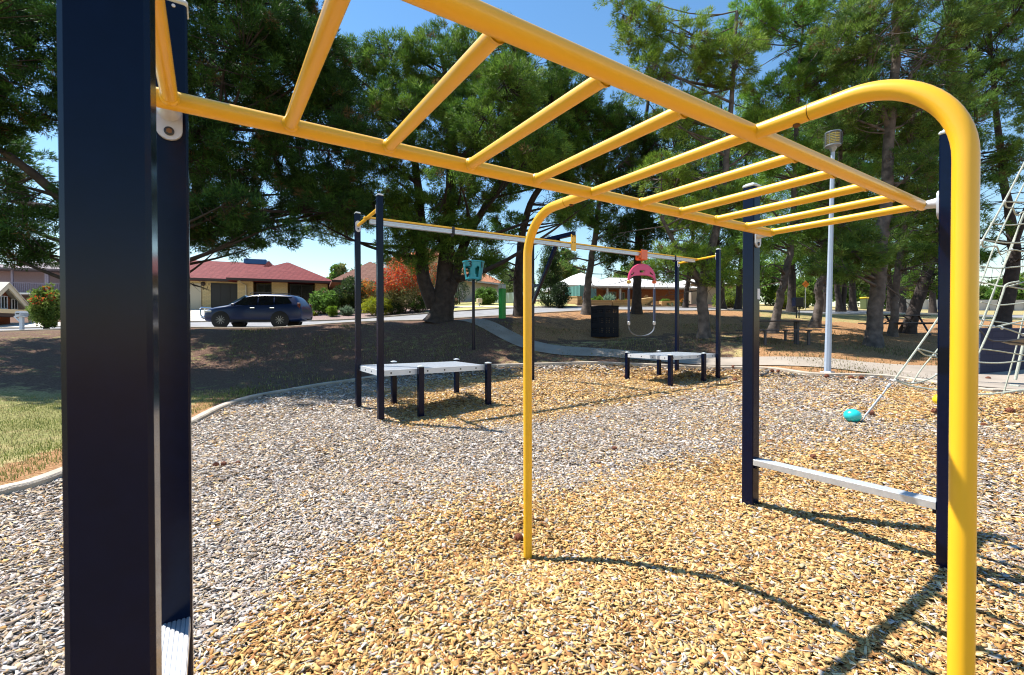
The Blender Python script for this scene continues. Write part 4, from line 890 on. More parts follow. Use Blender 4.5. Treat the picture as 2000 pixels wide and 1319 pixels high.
DKT = mat('dark_trim', (.05, .032, .028), .6); GLS = mat('house_glass', (.012, .013, .016), .15, spec=.7); DKF = mat('dark_frame', (.02, .02, .022), .5)
# red roofed cream brick house; front line from the garage end to the right corner
a = at(205, 605, 36.4); b_ = at(648, 607, 42.3); rz, L = frame_between(a, b_); z0 = on(420, 605, 38)[2]
r = thing('brick_house', (a[0], a[1], z0-.05), 'low cream brick house with a red tiled roof behind the parked SUV', 'house', rz=rz)
def fx(px, yloc=0.):   # local x of a picture column on the wall y=yloc
    P = WM[r.name]; o = np.array(P)[:3, 3]; ux_ = np.array(P)[:3, 0]; uy_ = np.array(P)[:3, 1]; k = FD+RT*(px-1000)/FOC
    A_ = np.array([[ux_[0], -k[0]], [ux_[1], -k[1]]]); s = np.linalg.solve(A_, CAM[:2]-o[:2]-uy_[:2]*yloc); return s[0]
hE = 2.62
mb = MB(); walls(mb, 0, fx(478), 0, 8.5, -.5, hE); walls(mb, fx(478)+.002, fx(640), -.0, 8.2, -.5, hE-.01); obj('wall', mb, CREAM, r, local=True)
xw0, xw1 = fx(478), fx(641)
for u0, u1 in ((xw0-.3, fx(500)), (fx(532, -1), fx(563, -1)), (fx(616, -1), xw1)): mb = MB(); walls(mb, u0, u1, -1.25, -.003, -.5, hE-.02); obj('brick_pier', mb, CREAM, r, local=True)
mb = MB(); hip(mb, 0, xw1-1, 0, 8.5, hE+.02, hE+2.15, .6); rf = obj('roof', mb, REDT, r, local=True)
mb = MB(); hip(mb, xw0-.4, xw1+.1, -1.4, 5.6, hE+.0, hE+2.05, .55); obj('wing_roof', mb, REDT, r, local=True)
mb = MB(); mb.box((xw0/2-.6, -.68, hE-.06), (xw0/2, .07, .10)); mb.box(((xw0+xw1)/2-.1, -2.02, hE-.08), ((xw1-xw0)/2+.85, .07, .10)); obj('gutter', mb, DKT, r, local=True)
mb = MB(); mb.box((fx(368), -.03, 1.12), (.95, .05, 1.15)); gd = obj('garage_door', mb, mat('garage_white', (.60, .54, .40), .6), r, local=True)
window(r, fx(413), fx(468), .05, 2.35, -.0, DKF, mat('grey_screen', (.020, .022, .024), .5), 'screen_window', 2)
window(r, fx(502, -.9), fx(531, -.9), .1, 2.3, -.9, DKF, GLS, 'front_door', 1); window(r, fx(567, -1.1), fx(612, -1.1), .15, 2.35, -1.1, DKF, GLS, 'window', 1)
mb = MB(); mb.tube([(xw0-.1, -2.0, hE-.1), (xw0+.1, -1.5, hE-.35), (xw0+.35, -1.32, hE-.5), (xw0+.35, -1.32, 0)], .05, 8); obj('downpipe', mb, mat('cream_paint', (.62, .55, .38), .5), r, local=True)
mb = MB(); mb.lathe((fx(398), -.05, 2.25), [(.03, -.02), (.18, 0), (.18, .03), (.02, .08)], 12, axis=(0, -1, 0)); obj('porch_light', mb, DKT, r, local=True)
mb = MB(); mb.box((fx(484), 4.6, hE+2.1), (.95, .6, .42), bev=.04); cl = obj('roof_cooler', mb, mat('cooler_blue', (.03, .15, .34), .5), r, local=True)
mb = MB(); hip(mb, fx(500), fx(530), 3., 8, hE+.9, hE+2.35, .3); obj('rear_roof', mb, REDT, r, local=True)

def simple_house(name, label, pxa, pxb, ta, tb, pyb, hw_, hr, wallm, roofm, depth=8., ov=.5, wins=(), z0=None, trim=DKT, group=None):
    a = at(pxa, pyb, ta); b_ = at(pxb, pyb, tb); rz, L = frame_between(a, b_); zz = z0 if z0 is not None else a[2]
    r = thing(name, (a[0], a[1], zz), label, 'house', group, rz=rz)
    mb = MB(); walls(mb, 0, L, 0, depth, -1.5, hw_); obj('wall', mb, wallm, r, local=True)
    mb = MB(); hip(mb, 0, L, 0, depth, hw_+.01, hw_+hr, ov); obj('roof', mb, roofm, r, local=True)
    mb = MB(); mb.box((L/2, -ov-.06, hw_-.08), (L/2+ov, .06, .09)); obj('gutter', mb, trim, r, local=True)
    for f0, f1, za, zb, fm, gm in wins: window(r, L*f0, L*f1, za, zb, 0, fm, gm)
    return r, L
BRT = brick_mat('brown_tiles', (.22, .105, .075), (.28, .15, .11), (.09, .035, .03), 2.3, .75, .5, .36, 'roof', 1.)
ORT = brick_mat('orange_tiles', (.62, .26, .13), (.70, .33, .18), (.38, .14, .07), 2.3, .75, .5, .36, 'roof', 1.)
WHF = mat('white_frame', (.66, .62, .54), .5)
PEACH = mat('peach_render', (.72, .55, .32), .8, var=.05, vscale=2)
YB = mat('yellow_render', (.66, .46, .17), .8, var=.05)
simple_house('house', 'cream house with a brown tiled roof hidden behind the orange flowering shrubs', 668, 790, 37, 39, 606, 2.3, 2.1, YB, BRT, 7, .8, [(.1, .4, .4, 1.9, DKF, GLS)])
simple_house('house', 'distant house showing only a red roof over the right end of the red tiled roof', 612, 652, 60, 61, 570, 1.2, .75, YB, REDT, 6, .4)
# peach house: low hipped front and a two storey rear
rr, L = simple_house('house', 'peach two storey house with orange tiled roofs behind the green hedge', 905, 978, 44, 48, 590, 2.1, 2.2, mat('pale_render', (.66, .60, .50), .8), ORT, 8, .4, [], trim=WHF)
mb = MB(); walls(mb, -.5, 4.6, 5., 12, 0, 5.15); w2 = obj('upper_wall', mb, PEACH, rr, local=True)
mb = MB(); hip(mb, -.5, 4.6, 5., 12, 5.15, 6.3, .45); obj('upper_roof', mb, ORT, rr, local=True)
window(rr, 2.1, 2.9, 3.9, 4.8, 5., WHF, GLS); window(rr, 3.6, 4.3, 3.9, 4.8, 5., WHF, GLS)
mb = MB(); mb.tube([(4.5, -.4, 2.), (4.5, -.4, -1)], .05, 6); obj('downpipe', mb, WHF, rr, local=True)
rr2, L = simple_house('house', 'house with an orange hipped roof glimpsed between the forked pine trunks', 826, 880, 52, 54, 590, 3.2, 1.6, PEACH, ORT, 7, .4)
# white roofed brick house
RBR = brick_mat('orange_brick', (.42, .155, .07), (.36, .12, .055), (.30, .18, .12), 3.4)
WHR = mat('white_roof', (.72, .70, .66), .5, var=.04, vscale=2)
a = at(1108, 585, 47); b_ = at(1345, 588, 50); rz, L = frame_between(a, b_); zz = at(1200, 590, 46)[2]
r = thing('house', (a[0], a[1], zz), 'orange brick house with a white metal roof beyond the perforated bin', 'house', rz=rz)
hE = at(1200, 559, 46.5)[2]-zz
mb = MB(); walls(mb, 2.4, fx(1178), 0, 8, -1, hE); walls(mb, fx(1178)+.003, L, .9, 8, -1, hE); walls(mb, fx(1252, 0), L, 0, .897, -1, hE-.01); obj('wall', mb, RBR, r, local=True)
mb = MB(); hip(mb, 0, fx(1190), -.2, 7.5, hE+.02, hE+1.75, .8); hip(mb, fx(1190)-2.5, L+.6, -.2, 8.4, hE+.03, hE+1.55, .8); obj('roof', mb, WHR, r, local=True)
mb = MB(); mb.box((L/2, -1.03, hE-.03), (L/2+.8, .05, .09)); obj('gutter', mb, WHF, r, local=True)
for px_ in (1186, 1211): mb = MB(); mb.box((fx(px_, -.8), -.8, hE/2-.3), (.09, .09, hE/2+.3)); obj('veranda_post', mb, WHF, r, local=True)
window(r, fx(1189, .9), fx(1203, .9), -.2, hE-.35, .9, WHF, GLS, 'window', 1); window(r, fx(1214, .9), fx(1220, .9), -.6, hE-.4, .9, WHF, GLS, 'front_door', 0); window(r, fx(1151), fx(1162), .7, hE-.3, 0, WHF, GLS)
rr, L2 = simple_house('house', 'plain shed roofed house glimpsed through the pines at the far right of the street', 1350, 1440, 55, 58, 590, 2.3, 1., mat('tan_render', (.42, .33, .24), .8), WHR, 7, .4)
# brick gable at the far left
GB = brick_mat('red_brown_brick', (.30, .10, .045), (.24, .075, .035), (.20, .11, .08), 3.2)
a = at(-60, 640, 27.2); b_ = at(58, 640, 30.9); rz, L = frame_between(a, b_); zz = on(30, 642, 28.6)[2]
r = thing('house', (a[0], a[1], zz-.05), 'red brown brick garage with a white bargeboard gable at the left edge', 'house', rz=rz)
h1 = at(30, 608, 28.4)[2]-zz; h2 = at(30, 602, 28.4)[2]-zz; zg = at(13, 548, 28.4)[2]-zz; xr = fx(14, .7)
mb = MB(); walls(mb, 0, L, 1.2, 7, -.5, h1+.05); obj('wall', mb, GB, r, local=True)
mb = MB(); mb.box((L/2, .55, h1+.1), (L/2+.1, .6, .13)); obj('carport_fascia', mb, mat('fascia_cream', (.62, .50, .30), .6), r, local=True)
mb = MB(); mb.box((L/2, .56, h1-.14), (L/2+.05, .5, .11)); obj('carport_beam', mb, DKT, r, local=True)
hw2 = fx(57, .7)-xr
mb = MB(); mb.prism([(-hw2+.2, 0), (hw2-.2, 0), (0, zg-h2-.05)], (xr, 1.1, h2), (1, 0, 0), (0, 0, 1), (0, 4, 0)); obj('gable_wall', mb, GB, r, local=True)
mb = MB()
for s in (-1, 1): mb.prism([(0, .08), (s*(hw2+.15), -(zg-h2)+.0), (s*(hw2+.15), -(zg-h2)-.30), (0, -.26)][::s], (xr, .55, zg), (1, 0, 0), (0, 0, 1), (0, .12, 0))
obj('bargeboard', mb, mat('barge_cream', (.70, .62, .46), .6), r, local=True)
mb = MB()
for s in (-1, 1): mb.prism([(0, .14), (s*(hw2+.25), -(zg-h2)+.02), (s*(hw2+.25), -(zg-h2)-.05), (0, .07)][::s], (xr, .5, zg), (1, 0, 0), (0, 0, 1), (0, 6, 0))
obj('roof', mb, mat('pale_tiles', (.55, .50, .42), .7, var=.2), r, local=True)
window(r, fx(0, 1.1), fx(14, 1.1), h2+.1, h2+.95, 1.1, WHITE, GLS); window(r, fx(21, 1.1), fx(34, 1.1), h2+.08, h2+.8, 1.1, WHITE, GLS)
mb = MB(); mb.box((fx(61, .3), .3, h1/2-.1), (.09, .09, h1/2+.1)); obj('carport_post', mb, WHF, r, local=True)
# pale two storey building behind
PK = mat('pinkish_render', (.36, .26, .30), .8, var=.06)
a = at(-40, 580, 46); b_ = at(235, 580, 49); rz, L = frame_between(a, b_)
r = thing('house', (a[0], a[1], a[2]-2.5), 'pale pink two storey house with a balcony railing behind the gabled garage', 'house', rz=rz)
hh = at(60, 525, 47)[2]-a[2]+2.5
mb = MB(); walls(mb, 0, L, 1.4, 9, -1, hh); obj('wall', mb, PK, r, local=True)
mb = MB(); hip(mb, 0, L, 0, 9, hh, hh+1.5, .5); obj('roof', mb, mat('slate_tiles', (.16, .13, .14), .8, var=.2), r, local=True)
zf = at(60, 572, 47)[2]-a[2]+2.5; zr_ = at(60, 553, 47)[2]-a[2]+2.5
mb = MB(); mb.box((L/2, .7, zf-.1), (L/2, .7, .12)); bal = obj('balcony', mb, WHF, r, local=True)
mb = MB(); mb.box((L/2, .05, zr_), (L/2, .03, .035))
for k in range(int(L/.16)): mb.box((.1+k*.16, .05, (zf+zr_)/2), (.02, .02, (zr_-zf)/2))
obj('railing', mb, mat('grey_rail', (.28, .24, .30), .6), bal, local=True)
for x in (fx(24), fx(90), fx(94)): mb = MB(); mb.box((x, .1, (zf+hh)/2), (.08, .08, (hh-zf)/2)); obj('balcony_post', mb, mat('grey_rail', ()), r, local=True)
mb = MB(); mb.box((fx(80), -1.5, zf-.35), (3.4, 1.8, .07), bev=.02); obj('awning_roof', mb, WHR, r, local=True)

# ------------------------------------------------------------------ fences and garden walls
def fence(name, label, cat, pts, top, m, pm, ribs=True, step=2.4, th=.03, zlow=None):
    P = [at(x, y, t) for x, y, t in pts]; r = thing(name, P[0], label, cat)
    for a, b_, (h0, h1) in zip(P[:-1], P[1:], zip(top[:-1], top[1:])):
        L = np.linalg.norm((b_-a)[:2]); n = max(2, int(L/.2)); mb = MB(); d = (b_-a); u = d/L; nn = np.array([-u[1], u[0], 0]); V = []; 
        for i in range(n+1):
            f = i/n; o = nn*(.02 if i % 2 else -.02)*(1 if ribs else 0); p = a+d*f; V += [p+o+[0, 0, -.3], p+o+[0, 0, h0+(h1-h0)*f]]
        k = len(V); V += [p+nn*th for p in V]; F = []
        for i in range(n): q_ = 2*i; F += [(q_, q_+2, q_+3, q_+1), (k+q_, k+q_+1, k+q_+3, k+q_+2), (q_+1, q_+3, k+q_+3, k+q_+1)]
        mb.add(V, F); obj('panel', mb, m, r)
        for j in range(int(L/step)+1):
            f = min(1, j*step/L); p = a+d*f; mb = MB(); mb.box(p+np.array([0, 0, (h0+(h1-h0)*f)/2-.12]), (.04, .04, (h0+(h1-h0)*f)/2+.16)); obj('post', mb, pm, r)
    return r
TEALF = mat('green_steel', (.10, .26, .25), .5, var=.05); PALEF = mat('pale_steel', (.44, .56, .58), .5, var=.05)
fence('steel_fence', 'pale blue green steel fence behind the round hedge across the street', 'fence', [(940, 601, 39), (985, 603, 38), (1046, 603, 37)], [1.3, 1.3, 1.35], PALEF, PALEF)
fence('steel_fence', 'ribbed green steel fence on a brick plinth beside the white roofed house', 'fence', [(1106, 584, 40), (1133, 582, 38.5), (1165, 584, 43)], [1.0, 1.05, .9], TEALF, TEALF)
SAND = brick_mat('sand_blocks', (.60, .40, .22), (.50, .31, .17), (.36, .25, .16), 2.6)
LIME = brick_mat('limestone', (.62, .44, .22), (.56, .38, .18), (.46, .32, .16), 2.0)
def lowwall(name, label, pts, h, m, w_=.3):
    P = [at(x, y, t) for x, y, t in pts]; r = thing(name, P[0], label, 'garden wall')
    for k, (a, b_) in enumerate(zip(P[:-1], P[1:])): 
        mb = MB(); z = h if np.isscalar(h) else h[k]; mb.rod(a+[0, 0, z/2-.2], b_+[0, 0, z/2-.2], w_/2, z/2+.2); obj('wall_course', mb, m, r); mb = MB(); mb.rod(a+[0, 0, z+.03], b_+[0, 0, z+.03], w_/2+.03, .04); obj('coping', mb, m, r)
    return r
lowwall('retaining_wall', 'yellow limestone retaining wall under the garden shrubs', [(1131, 598, 37.2), (1195, 599, 36.6), (1250, 596, 37.6), (1272, 592, 40)], .42, LIME)
lowwall('brick_pier', 'sandy brick pier and plinth under the green steel fence', [(1112, 598, 38), (1132, 598, 37)], .72, SAND, .5)
lowwall('retaining_wall', 'short limestone garden wall right of the brick steps', [(1290, 596, 39), (1312, 595, 39.5), (1340, 595, 41)], .25, LIME)
lowwall('retaining_wall', 'low pinkish block wall at the foot of the pale fence', [(990, 604, 37.2), (1046, 606, 36)], .30, SAND)
st = thing('garden_steps', at(1278, 596, 39), 'brick steps leading up to the white roofed house', 'steps')
for k in range(4): mb = MB(); p = at(1280, 596, 39+k*.4); mb.box(p+[0, 0, .08*k+.02], (.75, .3, .06)); obj('tread', mb, SAND, st)
# chain link fence at the back of the oval
CL = mat('galvanised', (.42, .44, .44), .5, metal=.3)
r = thing('chain_fence', at(1780, 607, 80), 'long pale boundary fence with dark posts beyond the yellow field', 'fence')
P = [at(x, 607, t) for x, t in ((1700, 78), (1830, 82), (2000, 84), (2200, 88))]
for a, b_ in zip(P[:-1], P[1:]):
    mb = MB(); mb.rod(a+[0, 0, .95], b_+[0, 0, .95], .06, .95); obj('panel', mb, mat('pale_boundary', (.50, .47, .46), .8, var=.1, vscale=.4), r)
    mb = MB(); mb.rod(a+[0, 0, 1.92], b_+[0, 0, 1.92], .07, .03); obj('top_rail', mb, CL, r)
    n = 7
    for k in range(n): p = a+(b_-a)*k/n; mb = MB(); mb.box(p+np.array([-.3, -.3, .9]), (.08, .08, 1.0)); obj('post', mb, mat('post_grey', (.16, .17, .18), .6), r)
# little things between the far trunks
b0 = on(1688, 601, 60); r = thing('rubbish_bin', b0, 'small yellow lidded bin far off between the pine trunks', 'bin'); mb = MB(); mb.box(b0+[0, 0, .7], (.35, .35, .7), bev=.05); obj('body', mb, mat('olive_bin', (.10, .13, .05), .6), r); mb = MB(); mb.box(b0+[0, 0, 1.48], (.4, .4, .09), bev=.04); obj('lid', mb, mat('yellow_lid', (.8, .55, .02), .4), r)
b0 = on(1527, 600, 42); r = thing('brick_box', b0, 'small red brown brick electricity box beyond the leaning pine', 'service box'); mb = MB(); mb.box(b0+[0, 0, .4], (.4, .3, .5), bev=.02); obj('body', mb, GB, r); mb = MB(); mb.box(b0+[0, 0, .93], (.45, .35, .04)); obj('lid', mb, GB, r)
b0 = on(1573, 600, 40); r = thing('road_sign', b0, 'small orange warning sign on a pole beyond the pines', 'sign'); mb = MB(); mb.tube([b0-[0, 0, .2], b0+[0, 0, 2.4]], .035, 8); obj('pole', mb, CL, r); mb = MB(); mb.prism([(-.32, 0), (0, -.32), (.32, 0), (0, .32)], b0+[0, 0, 2.2]-FD*.05, RT, (0, 0, 1), FD*.02); obj('sign_plate', mb, mat('sign_orange', (.85, .25, .02), .5), r)

# pine cones lying on the chips
def cone(label):
    mb = MB(); 
    for k in range(7):
        f = k/6; rr_ = .028*math.sin(PI*(.15+.75*f))+.004
        for j in range(9):
            a = 2*PI*(j+.5*(k % 2))/9; mb.box((rr_*math.cos(a), rr_*math.sin(a), -.035+.07*f), (.007, .010, .005), np.array(Matrix.Rotation(a, 3, 'Z')@Matrix.Rotation(-.5, 3, 'Y')))
    mb.ball((0, 0, 0), .024, 10, 8, (1, 1, 1.45)); return obj('pine_cone', mb, mat('cone_brown', (.20, .065, .03), .7, var=.35, vscale=60))
base = cone(''); base['category'] = 'pine cone'; base['group'] = 'pine cones fallen on the play area'; base['label'] = 'small reddish brown pine cone lying among the woodchips'
CN = [(437, 911), (422, 913), (465, 909), (1013, 1057), (1588, 898), (1432, 690+30), (1508, 727), (1520, 728), (1615, 738), (1662, 741), (1682, 741), (1826, 808), (1973, 808), (1922, 834), (1930, 742), (1222, 738), (1436, 745), (1200, 880), (1700, 812)]
for k, (px_, py_) in enumerate(CN):
    o = base if k == 0 else base.copy()
    if k: COL.objects.link(o)
    # follow the sight line down to the chips
    t = 2.
    while t < 30 and at(px_, py_, t)[2] > g1(*at(px_, py_, t)[:2]): t += .05
    p = at(px_, py_, t); s = .62+.3*random.random()+(.55 if t > 7 else 0); o.location = (p[0], p[1], g1(p[0], p[1])+.03*s); o.rotation_euler = (1.3+random.random()*.5, random.random(), random.random()*6); o.scale = (s, s, s)
# ------------------------------------------------------------------ trees and shrubs
BARK = mat('pine_bark', (.06, .045, .038), .95, var=.5, vscale=5, bump=1., bscale=14)
BARKG = mat('grey_bark', (.115, .093, .08), .95, var=.55, vscale=4, bump=1., bscale=14)
BARKD = mat('dark_bark', (.045, .034, .030), .95, var=.4, vscale=5, bump=1., bscale=12)
NEED = mat('needles', (1, 1, 1), .6, attr='col', transl=.32, spec=.25)
LEAF = mat('leaves', (1, 1, 1), .55, attr='col', transl=.42, spec=.3)

def tubes(paths, n=5):
    """many tapered limbs in one numpy mesh; paths = list of (pts k x 3, radii k)"""
    Vs = []; Fs = []; o = 0; ang_ = 2*PI*np.arange(n)/n; ca, sa = np.cos(ang_), np.sin(ang_)
    for P, r in paths:
        P = np.asarray(P, float); k = len(P); T = np.gradient(P, axis=0); T /= np.linalg.norm(T, axis=1)[:, None]+1e-9
        ref = np.array([0, 0, 1.]) if abs(T[0, 2]) < .8 else np.array([1., 0, 0]); A = np.cross(T, ref); A /= np.linalg.norm(A, axis=1)[:, None]+1e-9; B = np.cross(T, A)
        V = P[:, None]+np.asarray(r)[:, None, None]*(A[:, None]*ca[None, :, None]+B[:, None]*sa[None, :, None]); Vs.append(V.reshape(-1, 3))
        i, j = np.meshgrid(np.arange(k-1), np.arange(n), indexing='ij'); j2 = (j+1) % n
        Fs.append(np.stack([i*n+j, i*n+j2, (i+1)*n+j2, (i+1)*n+j], -1).reshape(-1, 4)+o); o += k*n
    return np.vstack(Vs), np.vstack(Fs)

def fluff(C, R, per, length, width, pal, rg, up=.35, shade=None, dirs=None, flat=.8, sprout=1.):
    """needle tufts: every centre C with radius R throws out `per` thin blades"""
    n = len(C)*per; ci = np.repeat(np.arange(len(C)), per); d = rg.normal(size=(n, 3)); d /= np.linalg.norm(d, axis=1)[:, None]
    rr = R[ci]*rg.uniform(.3, 1., n)**.5; off = d*rr[:, None]*np.array([1, 1, flat]); base = C[ci]+off
    dd = d*.8+np.array([0, 0, up])+rg.normal(0, .35, (n, 3))
    if dirs is not None: dd += dirs[ci]*.7
    dd /= np.linalg.norm(dd, axis=1)[:, None]; s = np.cross(dd, rg.normal(size=(n, 3))); s /= np.linalg.norm(s, axis=1)[:, None]
    L = length*rg.uniform(.6, 1.35, n)*sprout; Wd = width*rg.uniform(.7, 1.3, n)
    V = np.stack([base-s*Wd[:, None]*.5, base+s*Wd[:, None]*.5, base+dd*L[:, None]], 1).reshape(-1, 3)
    F = np.arange(3*n).reshape(-1, 3)
    cc = pal[rg.integers(0, len(pal), len(C))][ci]*rg.uniform(.75, 1.25, n)[:, None]
    return V, F, cc

PG = {'dark': np.array([(.045, .085, .018), (.060, .108, .022), (.085, .140, .030), (.038, .070, .020)]),  # light put into needle colours: dark for backlit crowns, lit for sunlit
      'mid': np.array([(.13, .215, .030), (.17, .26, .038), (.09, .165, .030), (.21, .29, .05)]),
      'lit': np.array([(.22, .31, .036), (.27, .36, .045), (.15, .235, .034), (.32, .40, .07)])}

def quadr(a, b, c, n):
    t = np.linspace(0, 1, n)[:, None]; return a*(1-t)**2+2*b*t*(1-t)+c*t*t

def pine(label, trunks, lobes, pal='mid', nl=26, clumps=260, per=150, cr=.5, blade=(.17, .030), seed=1, bark=BARK, dead=10, group='pine trees in the park', name='pine_tree', limb_r=.07, up=.35, flat=.72):
    """trunks: lists of (px, py, t, radius), the first entry of the first stem is the foot.
       lobes: (px, py, t, rx, rz[, weight]) ellipsoids of foliage."""
    rg = np.random.default_rng(seed); px, py, t0, r0 = trunks[0][0]; foot = on(px, py, t0)
    r = thing(name, foot, label, 'tree', group); thin = (.60 if px > 1690 else .70) if px > 1100 else .95; clumps = int(clumps*thin); clumps = int(clumps*1.45); per = int(per*.95); blade = (blade[0], blade[1]*.95); cr *= .80; rs = .84 if px > 1100 else 1.
    stems = []; paths = []
    for k, tr in enumerate(trunks):
        P = np.array([at(a, b, c) for a, b, c, _ in tr]); R = np.array([q[3] for q in tr])*rs
        if k == 0: P[0] = foot-[0, 0, .15]
        B = bez(P, 6); RR = np.interp(np.linspace(0, 1, len(B)), np.linspace(0, 1, len(R)), R)
        if k == 0:   # root flare
            RR[:3] *= np.array([1.4, 1.22, 1.08])
        B = B+rg.normal(0, .014, B.shape)*np.minimum(1, np.arange(len(B))/4)[:, None]; stems.append((B, RR)); paths.append((B, RR))
    V1, F1 = tubes(paths, 12)
    nodes = np.vstack([s[0] for s in stems]); nrad = np.concatenate([s[1] for s in stems])
    W = np.array([l[5] if len(l) > 5 else 1. for l in lobes])*np.array([l[3]**2*l[4] for l in lobes])**.6; W /= W.sum()
    LC = np.array([at(l[0], l[1], l[2]) for l in lobes]); LR = np.array([(l[3], l[3], l[4]) for l in lobes])
    # limbs
    limbs = []; ln = []
    for k in range(nl):
        i = k % len(lobes) if k < 2*len(lobes) else rg.choice(len(lobes), p=W); d = rg.normal(size=3); d /= np.linalg.norm(d); tgt = LC[i]+d*LR[i]*rg.uniform(.25, .8)
        dist = np.linalg.norm(nodes-tgt, axis=1)+np.maximum(0, nodes[:, 2]-tgt[2]+.3)*2+np.where(nodes[:, 2] < foot[2]+1.6, 4, 0)
        j = np.argmin(dist*rg.uniform(.85, 1.2, len(dist))); a = nodes[j]; L = np.linalg.norm(tgt-a); mid = (a+tgt)/2+np.array([0, 0, -.06*L])+rg.normal(0, .07*L, 3)
        P = quadr(a, mid, tgt, 7); rr = np.linspace(min(nrad[j]*.55, limb_r*(.6+L*.12)), .018, 7); limbs.append((P, rr)); ln.append(P[2:])
    for k in range(dead):   # bare dead branches low on the stem
        j = rg.integers(2, len(nodes)); a = nodes[j]
        if a[2] < foot[2]+1.8: continue
        d = rg.normal(size=3); d[2] = rg.uniform(-.5, .5); d /= np.linalg.norm(d); L = rg.uniform(.8, 2.2); tip = a+d*L; mid = (a+tip)/2+rg.normal(0, .15, 3); limbs.append((quadr(a, mid, tip, 5), np.linspace(.028, .006, 5)))
        for q in range(3): f = rg.uniform(.4, .9); b = a+(tip-a)*f; limbs.append((quadr(b, b+rg.normal(0, .25, 3), b+rg.normal(0, .5, 3), 3), np.linspace(.012, .004, 3)))
    ln = np.vstack(ln+[nodes[len(nodes)//2:]])
    # foliage clumps
    idx = rg.choice(len(lobes), clumps, p=W); d = rg.normal(size=(clumps, 3)); d /= np.linalg.norm(d, axis=1)[:, None]
    C = LC[idx]+d*LR[idx]*(rg.uniform(.12, 1, clumps)**.42)[:, None]; out = d*np.array([1, 1, .5])
    tw = []
    for k in range(clumps):
        j = np.argmin(((ln-C[k])**2).sum(1)); a = ln[j]; L = np.linalg.norm(C[k]-a)
        if L > .1: tw.append((quadr(a, (a+C[k])/2+rg.normal(0, .08*L, 3)-[0, 0, .05*L], C[k], 4), np.linspace(.020, .006, 4)*(1+.2*L)))
    Vb, Fb = tubes(limbs, 6); Vt, Ft = tubes(tw, 3)
    V = np.vstack([V1, Vb, Vt]); F = np.vstack([F1, Fb+len(V1), Ft+len(V1)+len(Vb)])
    fast('trunk', V, F, bark, r, smooth=True)
    # each clump is a handful of tufts
    sub = 4; C2 = np.repeat(C, sub, 0)+rg.normal(0, cr*.40, (clumps*sub, 3))*np.array([1, 1, .75]); R2 = cr*rg.uniform(.35, .68, clumps*sub)
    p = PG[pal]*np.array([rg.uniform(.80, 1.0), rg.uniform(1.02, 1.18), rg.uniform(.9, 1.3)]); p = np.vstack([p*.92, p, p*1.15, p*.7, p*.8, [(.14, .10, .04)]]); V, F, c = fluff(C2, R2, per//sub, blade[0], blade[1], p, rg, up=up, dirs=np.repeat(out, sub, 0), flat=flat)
    fast('crown', V, F, NEED, r, col=c)
    return r

# the big dark pine at the left, its foot behind the nearest post
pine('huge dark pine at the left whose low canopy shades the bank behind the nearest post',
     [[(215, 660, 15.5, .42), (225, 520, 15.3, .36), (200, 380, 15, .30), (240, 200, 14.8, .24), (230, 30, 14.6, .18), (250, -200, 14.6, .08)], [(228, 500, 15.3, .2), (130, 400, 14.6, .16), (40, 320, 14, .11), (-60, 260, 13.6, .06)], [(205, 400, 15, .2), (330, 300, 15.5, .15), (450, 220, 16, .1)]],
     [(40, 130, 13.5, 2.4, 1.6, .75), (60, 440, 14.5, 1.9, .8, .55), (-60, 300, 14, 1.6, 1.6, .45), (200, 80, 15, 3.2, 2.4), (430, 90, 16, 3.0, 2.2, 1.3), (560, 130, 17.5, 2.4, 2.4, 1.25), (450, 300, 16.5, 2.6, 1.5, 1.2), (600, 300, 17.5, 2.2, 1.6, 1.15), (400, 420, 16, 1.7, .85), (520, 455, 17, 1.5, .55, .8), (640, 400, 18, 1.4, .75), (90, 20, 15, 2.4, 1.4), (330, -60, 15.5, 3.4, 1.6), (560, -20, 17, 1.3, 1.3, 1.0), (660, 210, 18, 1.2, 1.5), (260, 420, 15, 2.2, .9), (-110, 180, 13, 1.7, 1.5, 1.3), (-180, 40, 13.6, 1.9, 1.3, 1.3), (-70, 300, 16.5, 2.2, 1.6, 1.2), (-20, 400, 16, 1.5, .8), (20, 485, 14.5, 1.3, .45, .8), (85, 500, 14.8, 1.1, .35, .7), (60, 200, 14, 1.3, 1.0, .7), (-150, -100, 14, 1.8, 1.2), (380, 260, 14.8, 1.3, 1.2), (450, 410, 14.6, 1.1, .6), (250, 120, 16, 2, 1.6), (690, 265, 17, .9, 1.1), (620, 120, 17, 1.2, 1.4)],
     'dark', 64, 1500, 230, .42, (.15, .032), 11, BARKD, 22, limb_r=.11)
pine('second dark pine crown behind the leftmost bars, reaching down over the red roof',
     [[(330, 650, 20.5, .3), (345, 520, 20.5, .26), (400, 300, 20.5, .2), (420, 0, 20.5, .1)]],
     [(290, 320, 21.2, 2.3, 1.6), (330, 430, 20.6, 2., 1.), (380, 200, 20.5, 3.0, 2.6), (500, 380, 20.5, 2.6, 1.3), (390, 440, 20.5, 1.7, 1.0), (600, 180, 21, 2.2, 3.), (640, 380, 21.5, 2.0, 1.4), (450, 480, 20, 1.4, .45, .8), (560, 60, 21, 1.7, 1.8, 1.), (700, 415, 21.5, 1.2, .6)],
     'dark', 36, 620, 200, .5, (.17, .034), 12, BARKD, 12)
